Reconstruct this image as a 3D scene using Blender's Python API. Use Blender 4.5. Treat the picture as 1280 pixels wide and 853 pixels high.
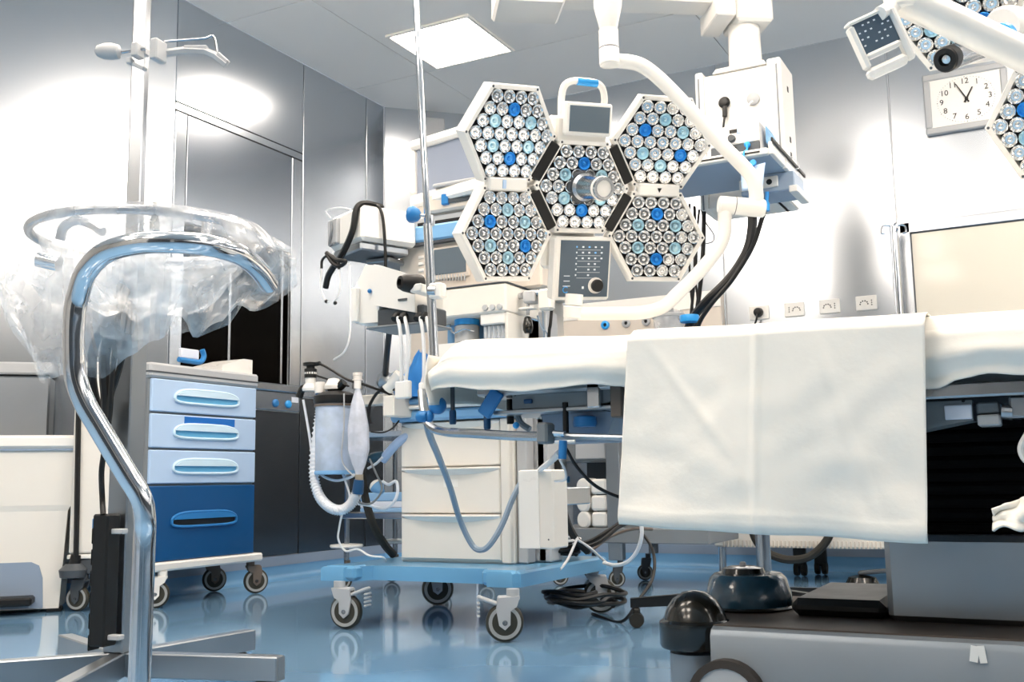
import bpy, bmesh, math, random
from mathutils import Vector, Matrix, noise
V = Vector
random.seed(7)
for o in list(bpy.data.objects): bpy.data.objects.remove(o)
S = bpy.context.scene
COL = S.collection

# ------------------------------------------------------------------ camera
FPX, YAW, PITCH, ROLL, EYE = 1289.0, 0.487883, 0.135673, -0.016295, V((0, 0, 0.5))
_fw = V((-math.sin(YAW)*math.cos(PITCH), math.cos(YAW)*math.cos(PITCH), math.sin(PITCH)))
_rt = V((math.cos(YAW), math.sin(YAW), 0)); _up = _rt.cross(_fw)
RT = _rt*math.cos(ROLL) + _up*math.sin(ROLL); UP = _up*math.cos(ROLL) - _rt*math.sin(ROLL); FW = _fw
cam = bpy.data.cameras.new('camera'); camo = bpy.data.objects.new('camera', cam); COL.objects.link(camo)
cam.sensor_width = 36.0; cam.lens = FPX/1280*36.0; cam.clip_start = 0.02; cam.clip_end = 60
M = Matrix((RT, UP, -FW)).transposed().to_4x4(); M.translation = EYE; camo.matrix_world = M
S.camera = camo

# ------------------------------------------------------------------ world, exposure
w = bpy.data.worlds.new('world'); S.world = w; w.use_nodes = True
w.node_tree.nodes['Background'].inputs[0].default_value = (0.8, 0.87, 1, 1)
w.node_tree.nodes['Background'].inputs[1].default_value = 0.3
S.view_settings.view_transform = 'Standard'; S.view_settings.look = 'None'
S.view_settings.gamma = 1.0; S.view_settings.use_curve_mapping = False
S.view_settings.exposure = 1.33
PANEL_EMIT = 7.5

def at(px, py, x=None, y=None, z=None, d=None, pl=None):
    """3D point seen at a photo pixel, on a plane x/y/z, at depth d, or on the vertical plane nx*x+ny*y=c"""
    r = RT*((px-640)/FPX) - UP*((py-426.5)/FPX) + FW
    if d is not None: t = d
    elif x is not None: t = (x-EYE.x)/r.x
    elif y is not None: t = (y-EYE.y)/r.y
    elif z is not None: t = (z-EYE.z)/r.z
    else: t = (pl[2]-pl[0]*EYE.x-pl[1]*EYE.y)/(pl[0]*r.x+pl[1]*r.y)
    return EYE + r*t

# ------------------------------------------------------------------ materials
def lin(c):
    if isinstance(c, str):
        c = [int(c[i:i+2], 16)/255 for i in (0, 2, 4)]
        return tuple(x/12.92 if x <= .04045 else ((x+.055)/1.055)**2.4 for x in c)
    return c
MATS = {}
def mat(name, col, rough=.45, metal=0., var=.04, scale=12., bump=0., coat=0., alpha=1., trans=0., ior=1.45, emit=None, stretch=(1, 1, 1), rvar=.06, spec=.5, detail=4):
    m = bpy.data.materials.new(name); m.use_nodes = True; nt = m.node_tree; b = nt.nodes['Principled BSDF']
    c = lin(col)
    tc = nt.nodes.new('ShaderNodeTexCoord'); mp = nt.nodes.new('ShaderNodeMapping'); mp.inputs['Scale'].default_value = stretch
    nt.links.new(tc.outputs['Object'], mp.inputs[0])
    nz = nt.nodes.new('ShaderNodeTexNoise'); nz.inputs['Scale'].default_value = scale; nz.inputs['Detail'].default_value = detail
    nt.links.new(mp.outputs[0], nz.inputs['Vector'])
    mx = nt.nodes.new('ShaderNodeMix'); mx.data_type = 'RGBA'
    mx.inputs[6].default_value = (*[max(0, v*(1-var)) for v in c], 1); mx.inputs[7].default_value = (*[min(1, v*(1+var)) for v in c], 1)
    nt.links.new(nz.outputs['Fac'], mx.inputs[0]); nt.links.new(mx.outputs[2], b.inputs['Base Color'])
    mr = nt.nodes.new('ShaderNodeMapRange'); mr.inputs[3].default_value = max(.01, rough-rvar); mr.inputs[4].default_value = rough+rvar
    nt.links.new(nz.outputs['Fac'], mr.inputs[0]); nt.links.new(mr.outputs[0], b.inputs['Roughness'])
    b.inputs['Metallic'].default_value = metal; b.inputs['IOR'].default_value = ior
    b.inputs['Specular IOR Level'].default_value = spec
    b.inputs['Coat Weight'].default_value = coat; b.inputs['Coat Roughness'].default_value = .06
    b.inputs['Alpha'].default_value = alpha; b.inputs['Transmission Weight'].default_value = trans
    if bump:
        bp = nt.nodes.new('ShaderNodeBump'); bp.inputs['Strength'].default_value = bump; bp.inputs['Distance'].default_value = .01
        nt.links.new(nz.outputs['Fac'], bp.inputs['Height']); nt.links.new(bp.outputs[0], b.inputs['Normal'])
    if emit:
        b.inputs['Emission Color'].default_value = (*lin(col), 1); b.inputs['Emission Strength'].default_value = emit
    MATS[name] = m
    return m
mat('steel_wall', 'ccd1d7', .23, 1., .05, .7, bump=.05, rvar=.07, stretch=(1, 1, .6), detail=1)
mat('steel_wall_dark', 'b4bac2', .23, 1., .05, .8, bump=.05, rvar=.06, detail=1)
mat('steel_shaded', '6d7073', .24, 1., .06, .8, bump=.05, rvar=.05, detail=1)  # same wall steel, with the shade low on the left wall put into its colour
mat('joint_strip', 'd5d8dc', .35, .6)
mat('dark_gap', '1c2126', .5)
mat('ceiling', 'f3f1ee', .38, 0, .015, 3, spec=.4)
mat('wall_paint', 'bdbab4', .5, 0, .03, 2)
mat('floor', '7ca6c9', .10, 0, .06, 2.2, coat=.6, rvar=.04, spec=.6)
mat('skirting', '6ea3cd', .3, 0, .03, 4)
mat('skirting_grey', '8f9fb3', .35, 0, .03, 4)
mat('glow', 'fff1e2', .5, emit=PANEL_EMIT)
mat('white', 'efece6', .35, 0, .02, 6, coat=.15)
mat('cream', 'eae5dc', .42, 0, .03, 6)
mat('warm_white', 'f3f0ea', .3, 0, .02, 6, coat=.2)
mat('plastic_grey', 'b7b9bb', .45)
mat('mid_grey', '7f8488', .4)
mat('dark_grey', '4a4f54', .45)
mat('black', '121212', .45, rvar=.1)
mat('black_gloss', '15140f', .22, coat=.4)
mat('rubber', '2a2823', .6)
mat('tyre', '3a382f', .55)
mat('wheel_grey', 'a9aaa8', .45)
mat('chrome', 'd8dade', .08, 1., .02, 5, rvar=.03)
mat('steel', 'b9bdc2', .25, 1., .04, 9)
mat('steel_satin', 'a6abb0', .36, 1., .05, 7)
mat('panel_beige', 'd9cfc3', .4)
mat('blue_base', '68a5cf', .3, 0, .03, 8, coat=.4)
mat('blue_band', '80b3de', .35, 0, .03, 8)
mat('blue_dark', '0d4f86', .32, 0, .04, 8, coat=.2)
mat('blue_pale', 'b9d2ef', .32, 0, .02, 8, coat=.2)
mat('blue_label', '1c6cc0', .4)
mat('blue_knob', '2f7fc0', .35, 0, .05, 10)
mat('blue_deep', '1a4a74', .4)
mat('blue_bright', '35a4ee', .3)
mat('handle_pale', 'd4ecfb', .3, coat=.3)
mat('handle_in', '6fbce6', .4)
mat('screen', '63707a', .25, 0, .04, 3, coat=.5)
mat('screen_grey', '9aa3b4', .22, 0, .06, 3, coat=.5)
mat('keypad', '51616f', .35, 0, .03, 10)
mat('glyph', 'e6eef4', .5)
mat('glyph_blue', '7fc4ff', .5)
mat('lens_clear', 'f1f1f0', .07, .85, .12, 60, rvar=.05)
mat('lens_blue', '3a9cf5', .12, .35, .25, 60)
mat('lens_pale', 'c4e6fd', .1, .6, .2, 60)
mat('lens_plate', '23262a', .4)
mat('cloth', 'f4f0e7', .85, 0, .02, 30, bump=.12, spec=.2)
mat('blue_cloth', '2f7cc4', .8, 0, .1, 20)
mat('cable_white', 'e8e9ea', .4)
mat('cable_grey', '8fa1b3', .4)
mat('cable_black', '141414', .42)
mat('hose_white', 'e4e9f0', .4)
mat('hose_blue', 'a9c3e6', .4)
mat('teal_wrap', '24465a', .2, 0, .35, 22, bump=.5, coat=.7)
mat('mat_brown', '3c3530', .6)
mat('bellows', '0b0808', .8, spec=.2)
mat('base_grey', '8b949c', .35, .25, .03, 4)
mat('gold_tray', '9a8f7e', .4)
mat('brown', '6d6259', .45)
mat('book_blue', '8fb7dc', .5)
mat('door_cream', 'e2dccd', .3, 0, .02, 2, coat=.3)
mat('clock_face', 'f1eee9', .4)
mat('paper', 'dfe4f0', .6)
mat('shelf_under', '9fb1c6', .4)
mat('glass_dark', '070605', .12, 0, .1, 3, spec=.03)

def glassy(name, col, alpha, rough=.12, bump=0., scale=14, lo=.85, hi=1.15):
    """clear plastic film: mostly transparent, with a glossy sheen and a little white haze"""
    m = bpy.data.materials.new(name); m.use_nodes = True; nt = m.node_tree; nt.nodes.clear()
    out = nt.nodes.new('ShaderNodeOutputMaterial'); tr = nt.nodes.new('ShaderNodeBsdfTransparent')
    pb = nt.nodes.new('ShaderNodeBsdfPrincipled'); pb.inputs['Base Color'].default_value = (*lin(col), 1); pb.inputs['Roughness'].default_value = rough
    pb.inputs['Specular IOR Level'].default_value = .9; pb.inputs['Coat Weight'].default_value = .5
    mx = nt.nodes.new('ShaderNodeMixShader'); nz = nt.nodes.new('ShaderNodeTexNoise'); nz.inputs['Scale'].default_value = scale; nz.inputs['Detail'].default_value = 5
    tc = nt.nodes.new('ShaderNodeTexCoord'); nt.links.new(tc.outputs['Object'], nz.inputs['Vector'])
    mr = nt.nodes.new('ShaderNodeMapRange'); mr.inputs[1].default_value = .42; mr.inputs[2].default_value = .68
    mr.inputs[3].default_value = alpha*lo; mr.inputs[4].default_value = min(1, alpha*hi)
    nt.links.new(nz.outputs['Fac'], mr.inputs[0]); nt.links.new(mr.outputs[0], mx.inputs[0])
    nt.links.new(tr.outputs[0], mx.inputs[1]); nt.links.new(pb.outputs[0], mx.inputs[2]); nt.links.new(mx.outputs[0], out.inputs[0])
    if bump:
        bp = nt.nodes.new('ShaderNodeBump'); bp.inputs['Strength'].default_value = bump; bp.inputs['Distance'].default_value = .02
        nt.links.new(nz.outputs['Fac'], bp.inputs['Height']); nt.links.new(bp.outputs[0], pb.inputs['Normal'])
    MATS[name] = m
glassy('film', 'f4f5f6', .30, .08, .4, 11, .5, 1.9)
glassy('bag_film', 'e2e6f2', .72, .25, .2, 20)
glassy('jar', 'eef4fa', .35, .05)
glassy('canister', 'cfe0f8', .75, .12)

# ------------------------------------------------------------------ mesh builder
def basis(wv, hint=V((0, 0, 1))):
    wv = V(wv).normalized()
    if abs(wv.dot(hint)) > .98: hint = V((0, 1, 0))
    u = hint.cross(wv).normalized(); return u, wv.cross(u), wv
def spline(pts, n=8, closed=False):
    pts = [V(p) for p in pts]; out = []; N = len(pts)
    for i in range(N if closed else N-1):
        if closed: a, b, c, d = pts[i-1], pts[i], pts[(i+1) % N], pts[(i+2) % N]
        else:
            b, c = pts[i], pts[i+1]; a = pts[i-1] if i else b*2-c; d = pts[i+2] if i+2 < N else c*2-b
        for k in range(n):
            t = k/n
            out.append(.5*((2*b)+(c-a)*t+(2*a-5*b+4*c-d)*t*t+(3*b-a-3*c+d)*t**3))
    if not closed: out.append(pts[-1])
    return out
class MB:
    def __init__(s): s.v = []; s.f = []
    def add(s, vs, fs):
        n = len(s.v); s.v += [V(p) for p in vs]; s.f += [tuple(i+n for i in f) for f in fs]; return s
    def box(s, c, size, rot=None, bev=0.):
        c = V(c); h = V(size)/2; b = min(bev, min(h)*.9)
        R = rot if rot is not None else Matrix.Identity(3)
        vs = []; ix = {}
        if b <= 0:
            for sx in (-1, 1):
                for sy in (-1, 1):
                    for sz in (-1, 1): vs.append(c+R@V((sx*h.x, sy*h.y, sz*h.z)))
            return s.add(vs, [(0, 1, 3, 2), (4, 6, 7, 5), (0, 4, 5, 1), (2, 3, 7, 6), (0, 2, 6, 4), (1, 5, 7, 3)])
        for sx in (-1, 1):
            for sy in (-1, 1):
                for sz in (-1, 1):
                    for a in range(3):
                        q = V((sx*(h.x-b), sy*(h.y-b), sz*(h.z-b))); q[a] = (sx, sy, sz)[a]*h[a]
                        ix[(sx, sy, sz, a)] = len(vs); vs.append(c+R@q)
        fs = []
        for a in range(3):
            for sg in (-1, 1):
                loop = []
                for p, q in ((-1, -1), (1, -1), (1, 1), (-1, 1)):
                    k = [0, 0, 0]; k[a] = sg; k[(a+1) % 3] = p; k[(a+2) % 3] = q; loop.append(ix[(*k, a)])
                fs.append(tuple(loop))
        for a in range(3):
            e, g = (a+1) % 3, (a+2) % 3
            for p in (-1, 1):
                for q in (-1, 1):
                    k0 = [0]*3; k1 = [0]*3; k0[a] = -1; k1[a] = 1
                    for k in (k0, k1): k[e] = p; k[g] = q
                    fs.append((ix[(*k0, e)], ix[(*k1, e)], ix[(*k1, g)], ix[(*k0, g)]))
        for sx in (-1, 1):
            for sy in (-1, 1):
                for sz in (-1, 1): fs.append(tuple(ix[(sx, sy, sz, a)] for a in range(3)))
        return s.add(vs, fs)
    def bb(s, x0, x1, y0, y1, z0, z1, bev=0.):
        return s.box(((x0+x1)/2, (y0+y1)/2, (z0+z1)/2), (abs(x1-x0), abs(y1-y0), abs(z1-z0)), bev=bev)
    def lathe(s, prof, o=(0, 0, 0), axis=(0, 0, 1), n=20, close=False, hint=V((0, 0, 1)), sx=1.):
        o = V(o); u, v, wv = basis(axis, hint); vs = []; fs = []
        for r, z in prof:
            for k in range(n):
                a = 2*math.pi*k/n; vs.append(o+u*(r*sx*math.cos(a))+v*(r*math.sin(a))+wv*z)
        m = len(prof)
        for i in range(m-1):
            for k in range(n):
                fs.append((i*n+k, i*n+(k+1) % n, (i+1)*n+(k+1) % n, (i+1)*n+k))
        if not close:
            if prof[0][0] > 1e-5: fs.append(tuple(range(n)))
            if prof[-1][0] > 1e-5: fs.append(tuple((m-1)*n+k for k in range(n)))
        return s.add(vs, fs)
    def cyl(s, p0, p1, r0, r1=None, n=16, bev=0.):
        p0, p1 = V(p0), V(p1); r1 = r0 if r1 is None else r1; L = (p1-p0).length
        pr = [(r0, 0), (r1, L)] if not bev else [(r0-bev, 0), (r0, bev), (r1, L-bev), (r1-bev, L)]
        return s.lathe(pr, p0, p1-p0, n)
    def ball(s, c, r, n=16, sq=1.):
        pr = [(r*math.sin(math.pi*i/10)+(1e-4 if i in (0, 10) else 0), -r*sq*math.cos(math.pi*i/10)) for i in range(11)]
        return s.lathe(pr, c, (0, 0, 1), n)
    def tube(s, pts, r, n=8, closed=False, rf=None):
        pts = [V(p) for p in pts]; N = len(pts); vs = []; fs = []
        t0 = ((pts[1]-pts[0]) if not closed else (pts[1]-pts[-1])).normalized(); u, v, _ = basis(t0)
        for i, p in enumerate(pts):
            if closed: t = pts[(i+1) % N]-pts[i-1]
            else: t = pts[min(i+1, N-1)]-pts[max(i-1, 0)]
            t = t.normalized() if t.length > 1e-9 else t0
            u = (u-t*u.dot(t)).normalized(); v = t.cross(u)
            rr = rf(i, N) if rf else r
            for k in range(n):
                a = 2*math.pi*k/n; vs.append(p+u*(rr*math.cos(a))+v*(rr*math.sin(a)))
        for i in range(N if closed else N-1):
            j = (i+1) % N
            for k in range(n): fs.append((i*n+k, i*n+(k+1) % n, j*n+(k+1) % n, j*n+k))
        if not closed: fs += [tuple(range(n)), tuple((N-1)*n+k for k in range(n))]
        return s.add(vs, fs)
    def prism(s, poly, o, u, v, wv, h, bev=0.):
        """polygon (in u,v) at o extruded along w by h; the far end can be chamfered"""
        o, u, v, wv = V(o), V(u), V(v), V(wv); n = len(poly); cx = sum(p[0] for p in poly)/n; cy = sum(p[1] for p in poly)/n
        R = sum(math.hypot(p[0]-cx, p[1]-cy) for p in poly)/n
        lv = [(1, 0), (1, h)] if not bev else [(1, 0), (1, h-bev), (1-bev/R, h)]
        vs = [o+u*(cx+(p[0]-cx)*k)+v*(cy+(p[1]-cy)*k)+wv*z for k, z in lv for p in poly]
        fs = [tuple(range(n)), tuple((len(lv)-1)*n+i for i in range(n))]
        for l in range(len(lv)-1): fs += [(l*n+i, l*n+(i+1) % n, (l+1)*n+(i+1) % n, (l+1)*n+i) for i in range(n)]
        return s.add(vs, fs)
    def grid(s, fn, nu, nv):
        vs = [fn(i/nu, j/nv) for j in range(nv+1) for i in range(nu+1)]
        return s.add(vs, [(j*(nu+1)+i, j*(nu+1)+i+1, (j+1)*(nu+1)+i+1, (j+1)*(nu+1)+i) for j in range(nv) for i in range(nu)])
    def build(s, name, m, parent=None, smooth=True, fix=True, angle=35, solid=0., label=None):
        org = V((0, 0, 0)); p = parent
        while p is not None: org += p.location; p = p.parent
        loc = V((0, 0, 0))
        if parent is None:
            lo = V([min(q[i] for q in s.v) for i in range(3)]); hi = V([max(q[i] for q in s.v) for i in range(3)])
            loc = V(((lo.x+hi.x)/2, (lo.y+hi.y)/2, lo.z)); org = loc
        me = bpy.data.meshes.new(name); me.from_pydata([q-org for q in s.v], [], s.f)
        if fix:
            bm = bmesh.new(); bm.from_mesh(me); bmesh.ops.recalc_face_normals(bm, faces=bm.faces); bm.to_mesh(me); bm.free()
        if smooth:
            me.shade_smooth(); me.set_sharp_from_angle(angle=math.radians(angle))
        me.materials.append(MATS[m]); me.update()
        o = bpy.data.objects.new(name, me); COL.objects.link(o); o.location = loc
        if parent is not None: o.parent = parent
        if solid:
            md = o.modifiers.new('thickness', 'SOLIDIFY'); md.thickness = solid; md.offset = -1
        if label: o['label'] = label
        return o
def tag(o, label=None, cat=None, group=None, kind=None):
    if label: o['label'] = label
    if cat: o['category'] = cat
    if group: o['group'] = group
    if kind: o['kind'] = kind
    return o
def thing(name, label, cat, loc=(0, 0, 0), group=None):
    o = bpy.data.objects.new(name, None); o.empty_display_size = .05; COL.objects.link(o); o.location = loc
    return tag(o, label, cat, group)
def inst(src, name, parent, mw, m=None):
    """copy sharing mesh data; mw = matrix in the frame of the parent's root"""
    o = src.copy(); o.name = name; COL.objects.link(o); o.parent = parent; o.matrix_local = mw
    return o
def cable(name, label, pts, r, m='cable_black', n=7, seg=7, cat='cable', group=None, parent=None):
    o = MB().tube(spline(pts, seg), r, n).build(name, m, parent)
    return tag(o, label, cat, group) if parent is None else o
def Rz(a): return Matrix.Rotation(a, 3, 'Z')
def text(s, size, m, name, parent, o, u, v, wv, depth=.001, align='CENTER'):
    cu = bpy.data.curves.new('t', 'FONT'); cu.body = s; cu.size = size; cu.align_x = align; cu.align_y = 'CENTER'; cu.extrude = depth; cu.resolution_u = 3
    ob = bpy.data.objects.new('t', cu); COL.objects.link(ob); dg = bpy.context.evaluated_depsgraph_get()
    me = bpy.data.meshes.new_from_object(ob.evaluated_get(dg)); bpy.data.objects.remove(ob)
    mb = MB(); u, v, wv = V(u), V(v), V(wv)
    mb.add([V(o)+u*q.co.x+v*q.co.y+wv*q.co.z for q in me.vertices], [tuple(p.vertices) for p in me.polygons]); bpy.data.meshes.remove(me)
    return mb.build(name, m, parent, smooth=False)
X, Y, Z = V((1, 0, 0)), V((0, 1, 0)), V((0, 0, 1))

# ================================================================== ROOM
XA, YC, H = -3.756, 5.765, 2.95
XR, YF = 3.0, -3.0
A1 = V((XA, 5.344, 0)); C1 = V((-3.335, YC, 0))          # corner chamfer
L0 = V((XA, 3.56, 0)); L1 = V((-4.75, 2.566, 0))         # splayed wall left of the cupboard
room = [L0, A1, C1, V((XR, YC, 0)), V((XR, YF, 0)), V((-4.75, YF, 0)), L1]
fl = MB().prism([(p.x, p.y) for p in room], (0, 0, -.05), X, Y, Z, .05).build('floor', 'floor'); tag(fl, 'glossy pale blue seamless floor', kind='structure')
ce = MB().prism([(p.x, p.y) for p in room], (0, 0, H+.004), X, Y, Z, .05).build('ceiling', 'ceiling'); tag(ce, 'white panelled ceiling', kind='structure')
ys = [YF, -.5, .6, 1.7, 2.8, 3.9, 5.0, YC]; xs = [-4.75, -3.2, -1.55, .1, 1.75, XR]
for j in range(len(ys)-1):
    for i in range(len(xs)-1):
        x0, x1, y0, y1 = xs[i], xs[i+1], ys[j], ys[j+1]
        poly = [(x0, y0), (x1, y0), (x1, y1), (x0, y1)]
        if i == 0:
            xl = XA if y0 > 3.5 else -4.75
            if y1 > 5.3: poly = [(XA, y0), (x1, y0), (x1, y1), (C1.x, y1), (XA, 5.344)]
            elif y0 > 3.5: poly = [(XA, y0), (x1, y0), (x1, y1), (XA, y1)]
            elif y0 > 2.7: poly = [(-4.516, y0), (x1, y0), (x1, y1), (XA, y1), (XA, 3.56)]
            elif y1 > 2.6: poly = [(-4.75, y0), (x1, y0), (x1, y1), (-4.516, y1), (-4.75, 2.566)]
        cx = sum(p[0] for p in poly)/len(poly); cy = sum(p[1] for p in poly)/len(poly)
        poly = [(p[0]+(.003 if p[0] < cx else -.003), p[1]+(.003 if p[1] < cy else -.003)) for p in poly]
        MB().prism(poly, (0, 0, H+.004), X, Y, -Z, .008).build('ceiling_panel', 'ceiling', ce, smooth=False)

def wall(name, p0, p1, label, seams=(), holes=(), m='steel_wall', thick=.08, hole=None):
    """upright wall from p0 to p1 (seen with p0 left), clad in panels; seams/holes in metres from p0"""
    d = (p1-p0); L = d.length; d.normalize(); nrm = V((d.y, -d.x, 0))
    wm = MB(); rc = [(0, L, 0, H)]
    if hole: a, b, z0, z1 = hole; rc = [(0, a, 0, H), (b, L, 0, H), (a, b, 0, z0), (a, b, z1, H)]
    for a, b, z0, z1 in rc: wm.prism([(a, z0), (b, z0), (b, z1), (a, z1)], p0-nrm*.012, d, Z, -nrm, thick)
    w_ = wm.build(name, 'joint_strip')
    tag(w_, label, kind='structure')
    ed = [0]+list(seams)+[L]
    for a, b in zip(ed[:-1], ed[1:]):
        bands = [(.127, H-.002)]
        for (ha, hb, cuts) in holes:
            if abs(ha-a) < .02: bands = cuts
        for z0, z1 in bands:
            mm = 'steel_shaded' if (name == 'wall_left' and z1 < 1.1) else m  # lower bands of the left wall get the shade-darkened steel
            MB().box(p0+d*((a+b)/2)-nrm*.006+Z*((z0+z1)/2), (b-a-.008, .012, z1-z0), Matrix((d, -nrm, Z)).transposed(), .002).build('wall_panel', mm, w_, smooth=False)
    return w_, d, nrm
wall('wall_left_splay', L1, L0, 'smooth brushed steel splayed wall at far left')
wA, dA, nA = wall('wall_left', L0, A1, 'brushed steel wall with built-in cupboard', (4.534-3.56, 5.15-3.56), [(0, 0, [(2.402, H-.002)]), (4.534-3.56, 0, [(.127, .985), (.993, H-.002)]), (5.15-3.56, 0, [(.127, .985), (.993, H-.002)])], hole=(.08, .884, 1.05, 1.803))
wall('wall_corner', A1, C1, 'narrow steel panel across the room corner')
wC, dC, nC = wall('wall_back', C1, V((XR, YC, 0)), 'bright brushed steel back wall', (-1.66-C1.x, -.70-C1.x, 1.2-C1.x))
wall('wall_right', V((XR, YC, 0)), V((XR, YF, 0)), 'steel wall outside the view', (2.2, 4.4, 6.6))
wall('wall_front', V((XR, YF, 0)), V((-4.75, YF, 0)), 'steel wall behind the viewer', (1.9, 3.8, 5.7), m='wall_paint')
wall('wall_left_near', V((-4.75, YF, 0)), L1, 'steel side wall near the viewer', (1.8, 3.6), m='wall_paint')
def skirt(name, p0, p1):
    d = (p1-p0).normalized(); n = V((d.y, -d.x, 0)); L = (p1-p0).length
    o = MB().prism([(0, 0), (.05, 0), (.036, .004), (.02, .016), (.012, .034), (.010, .076), (0, .076)], p0, n, Z, d, L).build(name, 'skirting', angle=60)
    tag(o, 'coved blue vinyl skirting', kind='structure')
    MB().prism([(0, .076), (.012, .076), (.010, .127), (0, .127)], p0, n, Z, d, L).build('skirting_rail', 'skirting_grey', o, smooth=False)
skirt('baseboard_left', L0, A1); skirt('baseboard_corner', A1, C1); skirt('baseboard_back', C1, V((XR, YC, 0))); skirt('baseboard_left_splay', L1, L0)

# built-in cupboard in the left wall (z 0.127..2.40, y 3.564..4.53)
cb = thing('wall_cupboard', 'built-in steel wall cupboard with dark glazed opening', 'cupboard', (XA, 4.05, 0))
y0, y1 = 3.566, 4.530; xf = XA
MB().bb(xf-.006, xf-.001, y0, y1, 2.361, 2.398).build('header_strip', 'steel_wall', cb, smooth=False)
for z in (2.357, 2.4005): MB().bb(xf-.01, xf+.001, y0, y1, z-.003, z+.003).build('header_groove', 'dark_gap', cb, smooth=False)
MB().bb(xf-.012, xf, 3.646, 4.438, 1.803, 2.353, .002).build('upper_door', 'steel_wall_dark', cb, smooth=False)
MB().bb(xf-.012, xf, y0, 3.640, 1.05, 2.353, .002).build('side_panel', 'steel_wall', cb, smooth=False)
MB().bb(xf-.012, xf, 4.444, y1, 1.05, 2.353, .002).build('side_panel', 'steel_wall', cb, smooth=False)
rec = MB()
for a in ((xf-.30, xf-.02, 3.640, 3.646, 1.05, 1.803), (xf-.30, xf-.02, 4.438, 4.444, 1.05, 1.803), (xf-.30, xf-.02, 3.64, 4.444, 1.797, 1.803), (xf-.30, xf-.02, 3.64, 4.444, 1.05, 1.056), (xf-.31, xf-.30, 3.64, 4.444, 1.05, 1.803)): rec.bb(*a)
rec.build('recess', 'glass_dark', cb, smooth=False)
for yy in (3.98, 4.385): MB().bb(xf-.03, xf-.012, yy-.008, yy+.008, 1.056, 1.797).build('mullion', 'steel', cb, smooth=False)
MB().bb(xf-.024, xf-.020, 3.646, 3.972, 1.056, 1.797).build('glass_pane', 'glass_dark', cb, smooth=False)
MB().bb(xf-.024, xf-.020, 3.988, 4.377, 1.056, 1.797).build('glass_pane', 'glass_dark', cb, smooth=False)
MB().bb(xf-.05, xf+.018, y0, y1, 1.006, 1.048, .006).build('ledge', 'steel', cb)
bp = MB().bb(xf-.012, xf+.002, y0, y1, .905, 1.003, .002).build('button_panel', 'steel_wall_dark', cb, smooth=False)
for yy, m in ((4.327, 'blue_knob'), (4.432, 'blue_bright')):
    MB().lathe([(.022, 0), (.022, .006), (.016, .012), (.001, .014)], (xf+.002, yy, .943), X, 16).build('push_button', m, cb)
MB().bb(xf+.002, xf+.004, 4.46, 4.515, .955, .985).build('name_plate', 'paper', cb, smooth=False)
MB().bb(xf-.012, xf, y0, y1, .130, .898, .003).build('lower_door', 'steel_shaded', cb, smooth=False)  # door colour carries the painted shade of the lower wall

# ceiling lights
def ceiling_light(x, y, label, sz=.49, drop=.006):  # drop: glowing sides, deepened on unseen panels to brighten the ceiling
    t = thing('ceiling_light', label, 'light', (x, y, H-.03), 'square ceiling light panels')
    h = sz/2; f = MB()
    for a in ((-h-.02, h+.02, -h-.02, -h), (-h-.02, h+.02, h, h+.02), (-h-.02, -h, -h, h), (h, h+.02, -h, h)):
        f.bb(x+a[0], x+a[1], y+a[2], y+a[3], H-.018, H-.004, .003)
    f.build('frame', 'white', t)
    MB().bb(x-h, x+h, y-h, y+h, H-.0045-drop, H-.0045).build('diffuser', 'glow', t, smooth=False)
ceiling_light(-2.855, 4.71, 'square lit ceiling panel near the room corner')
for i, (x, cw) in enumerate(((-2.5, 'on the far left'), (-1.25, 'left of centre'), (.35, 'right of centre'), (1.95, 'on the far right'))):
    for j, (y, rw) in enumerate(((3.2, 'over the table'), (1.6, 'in front of the table'), (0., 'above the viewer'), (-1.6, 'behind the viewer'))):
        if j >= 2 and i > 1: continue
        ceiling_light(x, y, 'square lit ceiling panel '+rw+', '+cw, .56, .11)  # unseen fixtures; the row behind the viewer is added to light the drape
ceiling_light(.35, 4.6, 'square lit ceiling panel above the door', .56, .11)
dd0 = MB().bb(XR-.03, XR-.001, YF+.05, YC-.05, .13, 1.05, .004).build('added_dark_panel', 'dark_grey'); tag(dd0, 'dark panel added outside the view to darken the steel reflections', kind='structure')  # unseen panel added so the left wall has something dark to reflect

# door and its frame on the back wall
dr = thing('door_1', 'cream door in a steel frame on the back wall', None, (-.2, YC, 0)); dr['kind'] = 'structure'
fx0, fx1, fz = -.686, .36, 1.835
f = MB(); f.bb(fx0, fx0+.05, YC-.03, YC+.001, 0, fz, .003); f.bb(fx1-.05, fx1, YC-.03, YC+.001, 0, fz, .003); f.bb(fx0, fx1, YC-.03, YC+.001, fz-.055, fz, .003)
f.build('door_frame', 'steel', dr)
MB().bb(fx0+.053, fx1-.053, YC-.02, YC+.001, .01, fz-.059, .002).build('door_leaf', 'door_cream', dr)
MB().bb(fx0+.048, fx0+.056, YC-.021, YC-.004, .01, fz-.055).bb(fx0+.05, fx1-.05, YC-.021, YC-.004, fz-.062, fz-.054).build('door_gasket', 'dark_grey', dr)
MB().tube(spline([(.2, YC-.02, .85), (.2, YC-.07, .86), (.2, YC-.07, 1.0), (.2, YC-.02, 1.01)], 4), .01).build('door_handle', 'chrome', dr)

d2 = thing('added_dark_door', 'dark door panels added behind the viewer to darken the splayed wall reflection', None, (.5, YF, 0)); d2['kind'] = 'structure'  # unseen double door, added to dim what the splayed wall mirrors
for x0 in (-.9, .62): MB().bb(x0, x0+1.5, YF-.001, YF+.03, .01, 2.2, .006).build('door_leaf', 'dark_grey', d2)
MB().bb(-.96, -.9, YF-.001, YF+.04, 0, 2.26).bb(2.12, 2.18, YF-.001, YF+.04, 0, 2.26).bb(-.9, 2.12, YF-.001, YF+.04, 2.2, 2.26).build('door_frame', 'steel', d2)

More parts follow.
